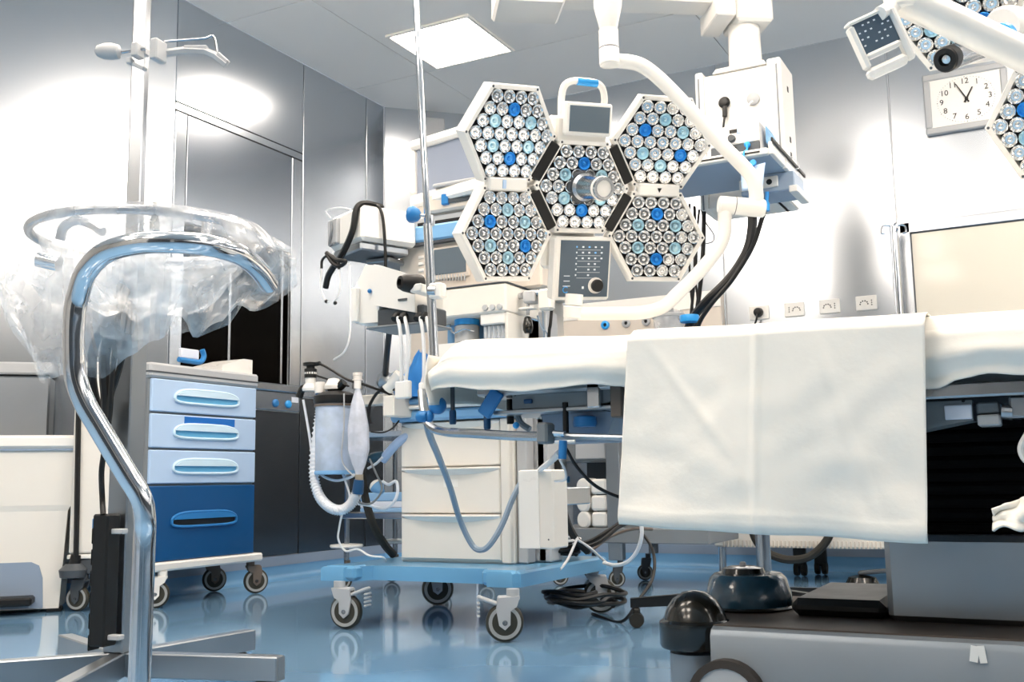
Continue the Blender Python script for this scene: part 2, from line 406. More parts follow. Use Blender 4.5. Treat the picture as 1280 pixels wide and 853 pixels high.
# wall sockets
for k, (x, lb) in enumerate([(-1.467, 'white wall socket holding a round black plug'), (-1.269, 'empty white wall socket next to the plugged one'), (-1.077, 'empty white wall socket, third along the row'), (-.883, 'empty white wall socket nearest the door')]):
    t = thing('wall_socket', lb, 'socket', (x, YC, 1.38), 'row of wall sockets'); z = 1.427
    MB().bb(x-.055, x+.055, YC-.012, YC, z-.04, z+.04, .004).build('plate', 'warm_white', t)
    hs = MB()
    if k:
        for i in range(6):
            a = math.pi*(i/5); hs.lathe([(.004, 0), (.004, .001)], (x-.012*(1 if k > 1 else -1)+.02*math.cos(a), YC-.012, z-.006+.018*math.sin(a)), -Y, 8)
        for dz in (-.012, 0, .012): hs.lathe([(.0035, 0), (.0035, .001)], (x+.028*(1 if k > 1 else -1), YC-.012, z+dz), -Y, 8)
        hs.build('socket_holes', 'dark_gap', t)
    else:
        t2 = thing('plug', 'round black plug with cord in the first wall socket', 'plug', (x, YC-.02, z-.05))
        MB().lathe([(.026, 0), (.028, .01), (.022, .035), (.012, .04)], (x, YC-.013, z), -Y, 16).build('plug_body', 'black', t2)
        MB().tube(spline([(x, YC-.045, z), (x-.005, YC-.05, z-.04), (x-.03, YC-.04, z-.14), (x-.04, YC-.03, z-.5), (x-.02, YC-.02, .2)], 6), .006).build('cord', 'cable_black', t2)

# clock
cx, cz, cy = -.315, 2.46, YC-.03
ck = thing('wall_clock', 'rectangular wall clock with grey frame and cream face', 'clock', (cx, YC, 2.29))
f = MB(); wd, hd = .205, .165
for a in ((-wd, wd, hd-.035, hd), (-wd, wd, -hd, -hd+.035), (-wd, -wd+.035, -hd+.035, hd-.035), (wd-.035, wd, -hd+.035, hd-.035)): f.bb(cx+a[0], cx+a[1], cy-.008, YC, cz+a[2], cz+a[3], .006)
f.build('frame', 'plastic_grey', ck)
MB().bb(cx-wd+.03, cx+wd-.03, cy, YC, cz-hd+.03, cz+hd-.03).build('face', 'clock_face', ck)
for k in range(1, 13):
    a = math.radians(90-30*k); text(str(k), .042, 'black', 'numeral', ck, (cx+.118*math.cos(a), cy-.001, cz+.098*math.sin(a)), X, Z, -Y, .0008)
tk = MB()
for k in range(60):
    a = math.radians(6*k); tk.lathe([(.0016 if k % 5 else .0026, 0), (.001, .001)], (cx+.142*math.cos(a)*(1 if abs(math.cos(a)) < .9 else .98), cy, cz+.122*math.sin(a)), -Y, 6)
tk.build('minute_marks', 'dark_grey', ck)
for nm, deg, L, wdt in (('hour_hand', 90-28, .068, .008), ('minute_hand', 90+28, .102, .006)):
    a = math.radians(deg); d = V((math.cos(a), 0, math.sin(a))); q = V((-d.z, 0, d.x)); c = V((cx+.004, cy-.004, cz))
    MB().prism([(-.022, -wdt*.7), (L, -wdt*.35), (L, wdt*.35), (-.022, wdt*.7)], c, d, q, -Y, .002).build(nm, 'black', ck, smooth=False)
MB().lathe([(.009, 0), (.009, .006), (.004, .008)], (cx+.004, cy-.002, cz), -Y, 14).build('hub', 'black', ck)

# medical gas duct on the back wall
gp = thing('gas_outlet_panel', 'long pale wall duct with gas outlets on back wall', 'wall unit', (-2.2, YC, 1.25))
MB().bb(-2.98, -1.668, 5.70, YC, 1.25, 1.572, .006).build('duct', 'panel_beige', gp)
MB().bb(-2.98, -1.668, 5.694, 5.70, 1.475, 1.572, .003).build('cover_strip', 'warm_white', gp)
for x, m in ((-2.384, 'blue_bright'), (-2.249, 'plastic_grey'), (-2.123, 'plastic_grey')):
    o = MB().lathe([(.026, 0), (.026, .012), (.020, .016), (.012, .016), (.011, .004), (.001, .004)], (x, 5.70, 1.427), -Y, 20).build('gas_outlet', m, gp)
    MB().lathe([(.0105, 0), (.0105, .006), (.001, .007)], (x, 5.70, 1.427), -Y, 14).build('outlet_bore', 'black', o)
MB().bb(-2.265, -2.235, 5.69, 5.70, 1.475, 1.50, .003).build('blue_tab', 'blue_bright', gp)
jr = thing('suction_jar', 'clear plastic suction jar with black knob on gas duct', 'jar', (-1.95, 5.64, 1.3))
MB().lathe([(.002, 0), (.07, .003), (.085, .02), (.09, .12), (.085, .14), (.05, .15), (.002, .152)], (-1.95, 5.60, 1.315), Z, 24).build('jar_body', 'jar', jr)
MB().lathe([(.035, 0), (.035, .02), (.025, .05), (.02, .052), (.001, .053)], (-1.95, 5.60, 1.455), V((-.1, -.9, .3)), 16).build('knob', 'black', jr)
MB().lathe([(.014, 0), (.001, .004)], (-1.955, 5.555, 1.475), V((-.1, -.9, .3)), 10).build('knob_cap', 'glyph', jr)
MB().lathe([(.093, 0), (.095, .01), (.093, .02)], (-1.95, 5.60, 1.42), Z, 24).build('collar', 'plastic_grey', jr)

# IV stand by the door: chrome pole with hooks on a star base
iv = thing('hook_stand', 'chrome pole with small hooks standing beside the door frame', 'stand', (-.70, 5.60, 0))
MB().cyl((-.70, 5.60, .05), (-.70, 5.60, 1.80), .020, n=14).build('pole', 'chrome', iv)
for k in range(4):
    a = k*math.pi/2+.4; d = V((math.cos(a), math.sin(a), 0)); b = V((-.70, 5.60, 1.79))
    MB().tube(spline([b, b+d*.04+Z*.01, b+d*.06+Z*.0, b+d*.062-Z*.03, b+d*.045-Z*.035], 5), .005, 6).build('hook', 'chrome', iv)
for k in range(4):
    a = k*math.pi/2+.785; d = V((math.cos(a), math.sin(a), 0)); b = V((-.70, 5.60, .06))
    MB().tube([b, b+d*.13-Z*.015], .012, 8).build('foot', 'steel', iv); MB().lathe([(.028, -.011), (.03, 0), (.028, .011)], b+d*.125-Z*.03, V((-d.y, d.x, 0)), 12).build('caster', 'rubber', iv)


# ================================================================== SHARED PARTS
def caster(parent, foot, r, top, yaw=0., brake=False, fork='plastic_grey', wheel_w=.026, name='caster'):
    """swivel caster: fork (part) carrying a wheel (sub-part); foot = floor contact"""
    foot = V(foot); c = foot+Z*r; d = V((math.cos(yaw), math.sin(yaw), 0)); q = V((-d.y, d.x, 0)); st = c+d*(r*.45); st.z = top
    fk = MB(); fk.cyl(st-Z*.022, st, r*.34, n=14)
    hz = top-.022
    fk.prism([(r*.80, hz-c.z), (-r*.35, hz-c.z-.004), (-r*.45, r*.7), (-r*.30, -.008), (0, -.022), (r*.28, -.006), (r*.30, r*.6), (r*.62, r*.8)], c+q*(wheel_w/2+.002), d, Z, q, .008)
    fk.prism([(r*.80, hz-c.z), (-r*.35, hz-c.z-.004), (-r*.45, r*.7), (-r*.30, -.008), (0, -.022), (r*.28, -.006), (r*.30, r*.6), (r*.62, r*.8)], c-q*(wheel_w/2+.010), d, Z, q, .008)
    fk.box(c+d*(r*.22)+Z*(hz-c.z-.006), (r*1.15, wheel_w+.016, .014), Matrix((d, q, Z)).transposed(), .004)
    if brake:
        R = Matrix((d, q, Z)).transposed() @ Matrix.Rotation(.35, 3, 'Y')
        fk.box(c-d*(r*.9)+Z*(hz-c.z-.012), (r*1.1, wheel_w+.01, .012), R, .004)
        for k in range(4): fk.box(c-d*(r*1.35)+Z*(hz-c.z-.020-.013*k), (.010, wheel_w+.022, .008), None if False else Matrix((d, q, Z)).transposed(), .003)
    f = fk.build(name, fork, parent)
    wl = MB().lathe([(.001, -wheel_w/2), (r*.66, -wheel_w/2), (r*.86, -wheel_w/2), (r*.97, -wheel_w*.3), (r, 0), (r*.97, wheel_w*.3), (r*.86, wheel_w/2), (r*.66, wheel_w/2), (.001, wheel_w/2)], c, q, 28).build('wheel', 'tyre', f)
    MB().lathe([(r*.66, -wheel_w/2-.0015), (r*.84, -wheel_w/2-.0015), (r*.84, wheel_w/2+.0015), (r*.66, wheel_w/2+.0015), (r*.66, -wheel_w/2-.0015)], c, q, 28, close=True).build('wheel_ring', 'wheel_grey', f)
    MB().cyl(c-q*(wheel_w/2+.010), c+q*(wheel_w/2+.010), r*.14, n=10).build('axle', 'steel', f)
    return f

# ================================================================== ANAESTHESIA MACHINE
am = thing('anaesthesia_machine', 'cream anaesthesia machine on a blue wheeled base', 'medical machine', (-1.95, 3.35, 0))
bx0, bx1, by0, by1 = -2.37, -1.577, 2.985, 3.712
poly = [(bx0, by0), (bx0+.10, by0), (bx0+.145, by0+.05), (bx0+.165, by0+.085), (bx1-.155, by0+.085), (bx1-.115, by0+.0), (bx1-.02, by0-.0), (bx1, by0+.02), (bx1, by1), (bx0, by1)]
MB().prism(poly, (0, 0, .162), X, Y, Z, .050, .008).build('base', 'blue_base', am, angle=25)
MB().bb(bx0+.01, bx0+.145, by0+.004, by0+.09, .166, .216, .010).build('corner_bumper', 'blue_base', am)
MB().bb(bx1-.14, bx1-.004, by0+.004, by0+.09, .166, .216, .010).build('corner_bumper', 'blue_base', am)
for p, yw, b in (((-2.256, 2.985), 3.3, True), ((-1.60, 2.935), .55, True), ((-1.60, 3.70), 3.6, False), ((-2.33, 3.70), .6, False)):
    caster(am, (*p, 0), .061 if p[1] < 3.2 else .066, .164, yw, b)
# drawer cabinet
cy0, cy1, cx0, cx1 = 3.25, 3.66, -2.215, -1.735
MB().bb(cx0, cx1, cy0+.012, cy1, .212, .727, .006).build('cabinet', 'cream', am)
for z0, z1 in ((.225, .386), (.390, .556), (.560, .724)):
    d = MB().bb(cx0+.012, cx1-.045, cy0-.004, cy0+.014, z0, z1, .004).build('drawer', 'cream', am)
    g = MB(); n = 16; xa, xb = cx0+.014, cx1-.047
    prof = lambda t: .034*math.sin(math.pi*t)**.75
    for i in range(n):
        t0, t1 = i/n, (i+1)/n; p0, p1 = prof(t0), prof(t1); a, b = xa+(xb-xa)*t0, xa+(xb-xa)*t1
        q0, q1 = cy0-.004, cy0-.004
        g.add([(a, q0, z1), (b, q1, z1), (b, q1-p1, z1-.006), (a, q0-p0, z1-.006), (a, q0, z1-.012-.5*p0), (b, q1, z1-.012-.5*p1)], [(0, 1, 2, 3), (3, 2, 5, 4)])
    g.build('drawer_grip', 'warm_white', d, fix=False)
MB().bb(cx0+.20, cx0+.26, cy0-.006, cy0-.003, .485, .512).build('drawer_label', 'warm_white', am)
MB().bb(cx1-.040, cx1-.004, cy0-.010, cy0+.02, .215, .727, .004).build('corner_post', 'cream', am)
# blue worktop edge above the drawers (two curved bands)
MB().bb(cx0-.02, cx1+.01, cy0-.035, cy1, .728, .770, .010).build('worktop_band', 'blue_band', am)
MB().bb(cx0-.02, cx1+.02, cy0-.055, cy1, .772, .787, .006).build('worktop', 'warm_white', am)
MB().bb(cx0-.02, cx1+.02, cy0-.050, cy1, .789, .815, .008).build('worktop_edge', 'blue_band', am)
# steel side column and side box
MB().bb(cx1+.004, cx1+.045, cy0+.03, cy0+.09, .214, 1.1, .004).build('side_column', 'plastic_grey', am)
MB().bb(cx1+.050, cx1+.10, cy0+.10, cy0+.20, .214, 1.12, .006).build('rear_column', 'plastic_grey', am)
MB().bb(cx1+.002, cx1+.085, cy0+.10, cy0+.22, .214, .80, .006).build('side_housing', 'plastic_grey', am)
sb0 = at(648, 588, y=3.02); sb1 = at(693, 687, y=3.02)
sbx = thing('power_box', 'plain cream electrical box hanging beside the drawers', 'box', (sb0.x+.05, 3.08, sb1.z))
MB().bb(sb0.x, sb1.x, 3.02, 3.13, sb1.z, sb0.z, .005).build('box_body', 'cream', sbx)
MB().bb(sb0.x+.002, sb0.x+.075, 3.015, 3.02, sb1.z+.002, sb0.z-.002, .001).build('cover', 'warm_white', sbx)
MB().bb(sb0.x+.02, sb0.x+.08, 3.128, 3.42, sb0.z-.12, sb0.z-.06, .004).build('bracket', 'steel', sbx)
MB().lathe([(.003, 0), (.002, .002)], (sb1.x-.02, 3.02, sb1.z+.03), -Y, 8).build('screw', 'dark_grey', sbx)
# tall body behind the flow tubes
MB().bb(-2.20, -1.705, 3.30, 3.66, .816, 1.62, .010).build('rear_body', 'panel_beige', am)
# flow-meter block in front (right corner at px 632)
fy = 3.10
a = at(540, 362, y=fy); b = at(632, 353, y=fy); c = at(632, 386, y=fy)
fxa, fxb = a.x-.04, b.x; ft, fb = b.z, c.z
MB().bb(fxa, fxb, fy, 3.46, fb-.010, ft, .006).build('upper_block', 'cream', am)
MB().bb(fxa, fxb+.002, fy-.002, 3.46, ft, ft+.006, .002).build('block_lip', 'dark_grey', am)
MB().bb(fxa, fxb, 3.27, 3.46, .816, fb-.01).build('alcove_back', 'blue_band', am)
MB().bb(fxb-.012, fxb, 3.11, 3.46, .816, fb-.01, .003).build('right_cheek', 'cream', am)
p0 = at(600, 382, y=fy+.01); p1 = at(632, 404, y=fy+.01); kp = MB().bb(p0.x, p1.x-.004, fy+.008, fy+.12, p1.z, fb-.008, .004).build('knob_panel', 'warm_white', am)
for i in range(3):
    q = at(607+9*i, 385-.6*i, y=fy); MB().lathe([(.011, 0), (.012, .004), (.010, .016), (.001, .017)], (q.x, fy+.008, q.z), -Y, 14).build('flow_knob', 'plastic_grey', kp)
tb = at(602, 432, y=fy+.02)
tp = MB().bb(p0.x+.003, p1.x-.006, fy+.03, fy+.09, tb.z, p1.z, .003).build('flow_tube_panel', 'plastic_grey', am)
for i in range(5):
    x = p0.x+.012+(p1.x-p0.x-.03)*i/4; MB().cyl((x, fy+.026, tb.z+.002), (x, fy+.026, p1.z-.004), .0065, n=8).build('flow_tube', 'jar', tp)
jc = at(584, 430, y=3.19)
vj = thing('vaporiser_jar', 'blue lidded clear jar in the machine alcove', 'jar', jc)
MB().lathe([(.04, 0), (.045, .004), (.045, .062), (.04, .066)], jc, Z, 22).build('jar_body', 'plastic_grey', vj)
MB().lathe([(.046, 0), (.046, .024), (.043, .028), (.001, .029)], jc+Z*.066, Z, 22).build('lid', 'blue_bright', vj)
MB().tube(spline([jc+V((-.05, -.03, .05)), jc+V((-.02, -.055, .035)), jc+V((.02, -.055, .045)), jc+V((.045, -.03, .04))], 5), .004, 6).build('wire_clip', 'chrome', vj)
MB().cyl(at(553, 409, y=3.18), at(563, 407, y=3.18), .006, n=8).build('spout', 'steel', vj)
MB().bb(fxa+.02, fxb-.03, 3.13, 3.28, .816, jc.z-.002).build('alcove_shelf', 'warm_white', am)
# display unit with blue band on top
uy = 3.25
u0 = at(497, 309, y=uy); u1 = at(500, 356, y=uy); u2 = at(700, 300, y=uy)
MB().bb(u0.x+.005, -1.60, uy, 3.62, 1.19, u0.z, .008).build('display_housing', 'panel_beige', am)
MB().bb(u0.x-.012, -1.59, uy-.03, 3.64, u0.z-.002, u0.z+.062, .008).build('top_band', 'blue_band', am)
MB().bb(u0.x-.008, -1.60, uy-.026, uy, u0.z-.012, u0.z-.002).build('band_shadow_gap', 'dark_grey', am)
s0 = at(544, 312, y=uy); s1 = at(584, 340, y=uy)
MB().bb(s0.x-.008, s1.x+.012, uy-.008, uy+.004, s1.z-.018, s0.z+.006, .003).build('screen_bezel', 'panel_beige', am)
MB().bb(s0.x, s1.x, uy-.010, uy, s1.z, s0.z-.004).build('screen', 'screen', am)
kb = MB()
for i in range(4):
    q = at(527, 322+8*i, y=uy); kb.bb(q.x-.012, q.x+.012, uy-.006, uy, q.z-.006, q.z+.006, .002)
kb.build('side_keys', 'warm_white', am)
ls = MB()
for i in range(11):
    q = at(546+3.6*i, 347, y=uy); ls.bb(q.x-.002, q.x+.002, uy-.010, uy, q.z-.012, q.z+.012)
ls.build('vent_ribs', 'plastic_grey', am)
# recorder unit between monitor and blue band
r0 = at(520, 296, y=3.3); rz = u0.z+.062
rc = thing('recorder_unit', 'pale recorder with dark slots below the big monitor', 'medical device', (-1.95, 3.45, rz))
MB().bb(-2.17, -1.66, 3.29, 3.60, rz, rz+.055, .006).build('lower_case', 'plastic_grey', rc)
MB().bb(-2.15, -1.66, 3.284, 3.30, rz+.012, rz+.030).build('slot', 'black', rc)
MB().bb(-2.10, -1.66, 3.27, 3.60, rz+.060, rz+.135, .008).build('upper_case', 'panel_beige', rc)
MB().bb(-2.02, -1.68, 3.262, 3.272, rz+.085, rz+.108).build('upper_slot', 'dark_grey', rc)
MB().bb(-2.025, -1.995, 3.255, 3.29, rz+.080, rz+.122, .003).build('cassette', 'blue_knob', rc)
MB().bb(-2.17, -1.70, 3.30, 3.60, rz+.137, rz+.152, .003).build('top_plate', 'plastic_grey', rc)
# big monitor
mz = rz+.20
mo = thing('patient_monitor', 'large white framed monitor with grey screen atop machine', 'monitor', (-1.93, 3.45, rz+.15))
tl = at(516, 178, y=3.32); bl = at(516, 262, y=3.32); R = Rz(-.20)
mw, mh = .50, (tl-bl).length; mc = bl+R@V((mw/2, 0, mh/2+.0))
fr = MB()
for dx, dz, sx, sz in ((0, mh/2-.020, mw, .04), (0, -mh/2+.026, mw, .052), (-mw/2+.014, .006, .028, mh-.092), (mw/2-.014, .006, .028, mh-.092)): fr.box(mc+R@V((dx, 0, dz)), (sx, .05, sz), R, .010)
fr.build('bezel', 'warm_white', mo)
MB().box(mc+R@V((0, .012, 0)), (mw-.03, .03, mh-.04), R).build('screen', 'screen_grey', mo)
MB().box(mc+R@V((0, .06, 0)), (mw-.06, .08, mh-.06), R, .02).build('back_shell', 'warm_white', mo)
MB().cyl((mc.x, mc.y+.06, rz+.150), (mc.x, mc.y+.06, mc.z-mh*.45), .03).build('neck', 'plastic_grey', mo)
MB().bb(mc.x-.11, mc.x+.11, mc.y-.02, mc.y+.13, rz+.152, rz+.166, .004).build('foot', 'plastic_grey', mo)
# bracket on the corner wall behind the monitor
wb = at(527, 172, y=5.6)
tag(MB().box((-3.50, 5.545, wb.z), (.14, .06, .18), Rz(math.pi/4), .01).build('wall_bracket', 'plastic_grey'), 'small grey bracket high on the narrow corner wall', 'bracket')

# clamp with black grip on the right cheek
ca = at(672, 372, y=3.2)
cl = thing('suction_clamp', 'white clamp with black teardrop grip beside flow tubes', 'clamp', (ca.x, 3.2, at(660, 415, y=3.2).z))
q = lambda px, py: at(px, py, y=3.2)
MB().box(q(664, 372), (.045, .05, .045), None, .006).build('clamp_jaw', 'plastic_grey', cl)
MB().box(q(683, 375), (.05, .045, .075), None, .008).build('clamp_body', 'cream', cl)
MB().cyl(q(643, 372), q(662, 371), .004, n=8).ball(q(643, 372), .010, 10).build('thumb_screw', 'steel', cl)
MB().cyl(q(660, 378), q(660, 394), .006, n=8).build('stem', 'steel', cl)
MB().box(q(660, 386), (.06, .035, .008), None, .002).build('bar', 'warm_white', cl)
MB().lathe([(.012, 0), (.018, .012), (.0185, .03), (.013, .055), (.008, .06)], q(660, 417), Z, 16).build('grip', 'black_gloss', cl)
MB().tube(spline([(fxb, 3.2, q(690, 366).z), q(675, 366)], 3), .012).build('mount_rod', 'steel', cl)
for k, (xa, ya, xb, yb, m) in enumerate([(672, 395, 684, 423, 'cable_grey'), (678, 380, 680, 423, 'cable_grey'), (683, 385, 683, 423, 'cable_white'), (690, 381, 686, 423, 'cable_black')]):
    cable('tube_line', ['thin grey line slanting under the suction clamp', 'thin grey line hanging straight under the suction clamp', 'thin white line under the suction clamp', 'black line hanging right of the suction clamp'][k], [at(xa, ya, y=3.24), at((xa+xb)/2, (ya+yb)/2+3, y=3.23), at(xb, yb, y=3.24), at(xb-2, yb+80, y=3.24)], .0035 if k < 3 else .006, m)

# ---------------- module on a shelf, left of the machine
my = 3.05
tm = thing('monitor_module', 'white boxy module with black strap left of the machine', 'medical device', at(450, 330, y=my))
Rm = Rz(-.42)
mc2 = at(447, 288, y=3.1)+V((.03, .06, 0))
def ml(x, y, z): return mc2+Rm@V((x, y, z))
MB().box(ml(0, 0, 0), (.25, .24, .135), Rm, .014).build('case', 'warm_white', tm)
MB().box(ml(-.080, -.125, .0), (.075, .02, .10), Rm, .005).build('connector_plate', 'plastic_grey', tm)
MB().box(ml(0, -.01, -.085), (.21, .21, .03), Rm, .006).build('under_tray', 'steel_satin', tm)
MB().tube(spline([ml(-.10, -.13, .06), ml(-.10, -.15, .085), ml(-.03, -.13, .085), ml(.02, -.11, .070)], 5), .003, 6).build('loop_wire', 'cable_white', tm)
MB().tube(spline([ml(-.08, -.137, .04), ml(-.07, -.142, .0), ml(-.09, -.139, -.05), ml(-.06, -.138, -.05)], 5), .005, 6).build('clip', 'mid_grey', tm)
# shelf arm to the machine
MB().bb(-2.30, -2.19, 3.15, 3.45, mc2.z-.122, mc2.z-.104, .004).build('shelf_arm', 'steel_satin', am)
st = MB(); sp = spline([ml(.10, -.02, .074), ml(.105, -.10, .075), ml(.10, -.130, .05), ml(.085, -.138, -.03), ml(.03, -.15, -.11), ml(-.05, -.16, -.17), ml(-.08, -.16, -.22)], 8)
for i in range(len(sp)-1): pass
st.tube(sp, .012, 6); tag(st.build('strap', 'black'), 'wide black strap hanging over the white module', 'strap')
cable('black_lead', 'black lead arching behind the module case', [ml(.04, -.06, .073), ml(.105, -.05, .076), ml(.134, -.04, .03), ml(.138, -.03, -.10), ml(.138, -.03, -.2)], .006)
sh = thing('stethoscope', 'black and white stethoscope loop hanging below the module', 'stethoscope', at(412, 380, y=3.0))
g = lambda px, py: at(px, py, y=2.96)
MB().tube(spline([g(408, 316), g(420, 325), g(432, 327), g(424, 333), g(415, 328), g(408, 316)], 6), .008).build('tubing', 'black', sh)
MB().tube(spline([g(402, 336), g(403, 325), g(412, 319), g(421, 325), g(424, 337)], 6), .005).build('yoke', 'black', sh)
MB().tube(spline([g(402, 336), g(401, 358), g(405, 372), g(410, 378)], 6), .0035).build('ear_tube', 'cable_white', sh)
MB().tube(spline([g(424, 337), g(425, 358), g(422, 371), g(417, 379)], 6), .0035).build('ear_tube', 'cable_white', sh)
for p in ((408, 377), (419, 379)): MB().ball(g(*p), .007, 10).build('ear_tip', 'black', sh)
cable('white_lead', 'thin white lead with tip hanging left of the IV pole', [g(437, 331), g(438, 380), g(437, 420), g(430, 440), g(417, 450)], .0035, 'cable_white')

# ================================================================== ABSORBER AND BREATHING CIRCUIT
by = 3.12
B = lambda px, py, dy=0.: at(px, py, y=by+dy)
ab = thing('absorber_unit', 'breathing absorber with pale blue canister and black valves', 'medical device', B(420, 590))
ct, cbm = B(420, 503), B(420, 592); R0 = (B(441, 545)-B(400, 545)).length/2
MB().lathe([(R0*.96, 0), (R0, .01), (R0, cbm.z*0+(ct.z-cbm.z)-.02), (R0*.97, ct.z-cbm.z)], V((ct.x, by, cbm.z)), Z, 26).build('canister', 'canister', ab)
MB().lathe([(R0*.86, 0), (R0*.86, (ct.z-cbm.z)*.78), (.001, (ct.z-cbm.z)*.78)], V((ct.x, by, cbm.z+.05)), Z, 22).build('white_granules', 'white', ab)
MB().lathe([(R0*1.03, 0), (R0*1.05, .006), (R0*1.03, .014)], V((ct.x, by, cbm.z-.004)), Z, 26).build('bottom_rim', 'blue_band', ab)
MB().lathe([(R0*.9, 0), (R0*.9, .028)], V((ct.x, by, cbm.z+.014)), Z, 20).build('filter_layer', 'gold_tray', ab)
MB().lathe([(R0*1.05, 0), (R0*1.1, .008), (R0*1.08, .030), (R0*.7, .045), (R0*.3, .05)], V((ct.x, by, ct.z-.008)), Z, 26).build('head_plate', 'black', ab)
MB().lathe([(R0*1.06, 0), (R0*1.06, .008)], V((ct.x, by, ct.z-.018)), Z, 26).build('brown_seal', 'brown', ab)
v1 = B(388, 489); MB().lathe([(.030, 0), (.032, .01), (.026, .022), (.020, .03), (.020, .062), (.024, .064), (.024, .072), (.010, .074)], v1, Z, 18).build('valve_body', 'warm_white', ab)
MB().lathe([(.024, 0), (.024, .035), (.016, .037), (.016, .046), (.030, .048), (.030, .058), (.012, .062)], v1+Z*.05, Z, 16).build('valve_cap', 'black', ab)
MB().cyl(v1+Z*.1, v1+Z*.104+X*.045, .008, n=10).build('valve_port', 'black', ab)
MB().tube(spline([B(392, 484), B(379, 486), B(374, 497)], 5), .014, 10).build('elbow_port', 'black_gloss', ab)
MB().cyl(B(400, 492), B(400, 478), .020, n=14).build('socket_white', 'warm_white', ab)
MB().lathe([(.034, 0), (.036, .014), (.028, .026), (.02, .040), (.001, .044)], B(417, 487), Z, 18).build('second_valve', 'warm_white', ab)
MB().tube(spline([B(430, 478), B(424, 484), B(413, 490)], 5), .017, 10).build('elbow_port', 'black_gloss', ab)
MB().lathe([(.020, 0), (.020, .01), (.017, .012), (.017, .024), (.019, .026), (.019, .036), (.001, .038)], B(447, 478, .06), Z, 18).build('dial', 'warm_white', ab)
MB().lathe([(.022, 0), (.022, .03)], B(447, 486, .06), Z, 16).build('dial_base', 'mid_grey', ab)
MB().bb(B(430, 495).x, -2.21, by+.03, by+.09, B(440, 507).z, B(440, 494).z, .004).build('mount_arm', 'cream', ab)
MB().bb(B(482, 500).x, B(496, 500).x, by-.02, by+.16, B(490, 521).z, B(490, 495).z, .004).build('mount_block', 'cream', ab)
MB().cyl(B(436, 483), B(396, 470), .004, n=6).build('link_rod', 'black', ab)
cable('sensor_lead', 'black sensor lead from the valve to the machine', [v1+Z*.104+X*.04, B(410, 460), B(435, 475), B(458, 482), B(487, 493), B(495, 500, .1)], .005)
# breathing bag
bt, bb_ = B(447, 483, -.05), B(449, 597, -.05)
bg = thing('breathing_bag', 'limp translucent grey breathing bag hanging by the canister', 'bag', bb_)
def bagp(u_, v_):
    L = bt.z-bb_.z; a = 2*math.pi*u_; prof = [(.0, .008), (.05, .012), (.2, .028), (.45, .040), (.7, .040), (.86, .026), (.94, .015), (1, .014)]
    r = .01
    for (t0, r0), (t1, r1) in zip(prof[:-1], prof[1:]):
        if t0 <= v_ <= t1: r = r0+(r1-r0)*(v_-t0)/(t1-t0)
    r *= 1+.10*math.cos(6*a+v_*2)*math.sin(math.pi*v_)
    return V((bt.x+(bb_.x-bt.x)*v_+r*math.cos(a), bt.y+r*.8*math.sin(a), bt.z-L*v_))
MB().grid(bagp, 36, 26).build('bag_skin', 'bag_film', bg, fix=False, angle=80)
MB().cyl(bt-Z*.01, bt+Z*.02, .013, n=12).build('neck_ring', 'warm_white', bg)
MB().cyl(bb_+Z*.01, bb_-Z*.01, .015, n=12).build('tail_ring', 'gold_tray', bg)
MB().lathe([(.019, 0), (.021, .008), (.020, .03), (.018, .052)], B(447, 618, -.05), B(449, 598, -.05)-B(447, 618, -.05), 16).build('blue_connector', 'blue_deep', bg)
# corrugated hose
hz = spline([B(401, 508, -.02), B(398, 530, -.03), B(393, 570, -.04), B(393, 600, -.05), B(400, 622, -.06), B(413, 635, -.07), B(427, 638, -.06), B(439, 630, -.05), B(446, 617, -.05)], 18)
hs_ = thing('corrugated_hose', 'white corrugated breathing hose curving below the canister', 'hose', B(418, 640, -.06))
MB().tube(hz, .018, 10, rf=lambda i, n: .0205 if i % 3 == 0 else .0150).build('hose_wall', 'hose_white', hs_, angle=180)
MB().lathe([(.017, 0), (.019, .006), (.018, .036), (.020, .038), (.021, .058)], B(401, 511, -.02), Z, 16).build('blue_cuff', 'blue_deep', hs_)
cable('drain_tube', 'thin white tube looping under the canister', [B(379, 500), B(386, 540), B(392, 578), B(402, 594), B(420, 601), B(438, 597), B(443, 593)], .005, 'hose_white')
cable('sample_line', 'thin clear sampling line hanging down the canister front', [B(430, 492, -.06), B(430, 530, -.06), B(427, 570, -.06), B(432, 585, -.05), B(443, 596, -.05)], .003, 'plastic_grey')
cable('white_floor_lead', 'long white lead dropping onto the blue base', [B(428, 592), B(436, 615), B(436, 625), B(428, 642), B(424, 660), B(423, 675), B(432, 689), B(447, 687), B(462, 695), B(478, 697), (-2.24, 3.2, .218)], .004, 'cable_white', seg=9)
cable('black_hose', 'thick dark hose curving down behind the absorber', [B(455, 520, .2), B(452, 580, .2), B(456, 620, .2), B(466, 655, .2), B(480, 680, .25), B(492, 694, .3)], .016, 'rubber')
cable('pale_corrugated_hose', 'short pale blue corrugated hose beside the drawers', spline([B(478, 576, .12), B(485, 567, .12), B(498, 553, .12), B(510, 545, .14)], 12), .017, 'hose_blue', 10, 2, 'hose')
tag(MB().lathe([(.013, 0), (.02, .01), (.021, .04), (.017, .07)], B(461, 574, .12), B(479, 570, .12)-B(461, 574, .12), 14).build('dark_connector', 'teal_wrap'), 'dark green hose connector beside the pale corrugated hose', 'connector')
cap = thing('breathing_filter', 'white and blue filter cap beside the lower drawers', 'filter', B(474, 618, .1))
d = B(479, 617, .1)-B(468, 605, .1)
MB().lathe([(.016, 0), (.026, .008), (.028, .018)], B(467, 604, .1), d, 16).build('white_half', 'warm_white', cap)
MB().lathe([(.028, 0), (.024, .012), (.014, .026), (.012, .036)], B(467, 604, .1)+d.normalized()*.018, d, 16).build('blue_half', 'blue_band', cap)
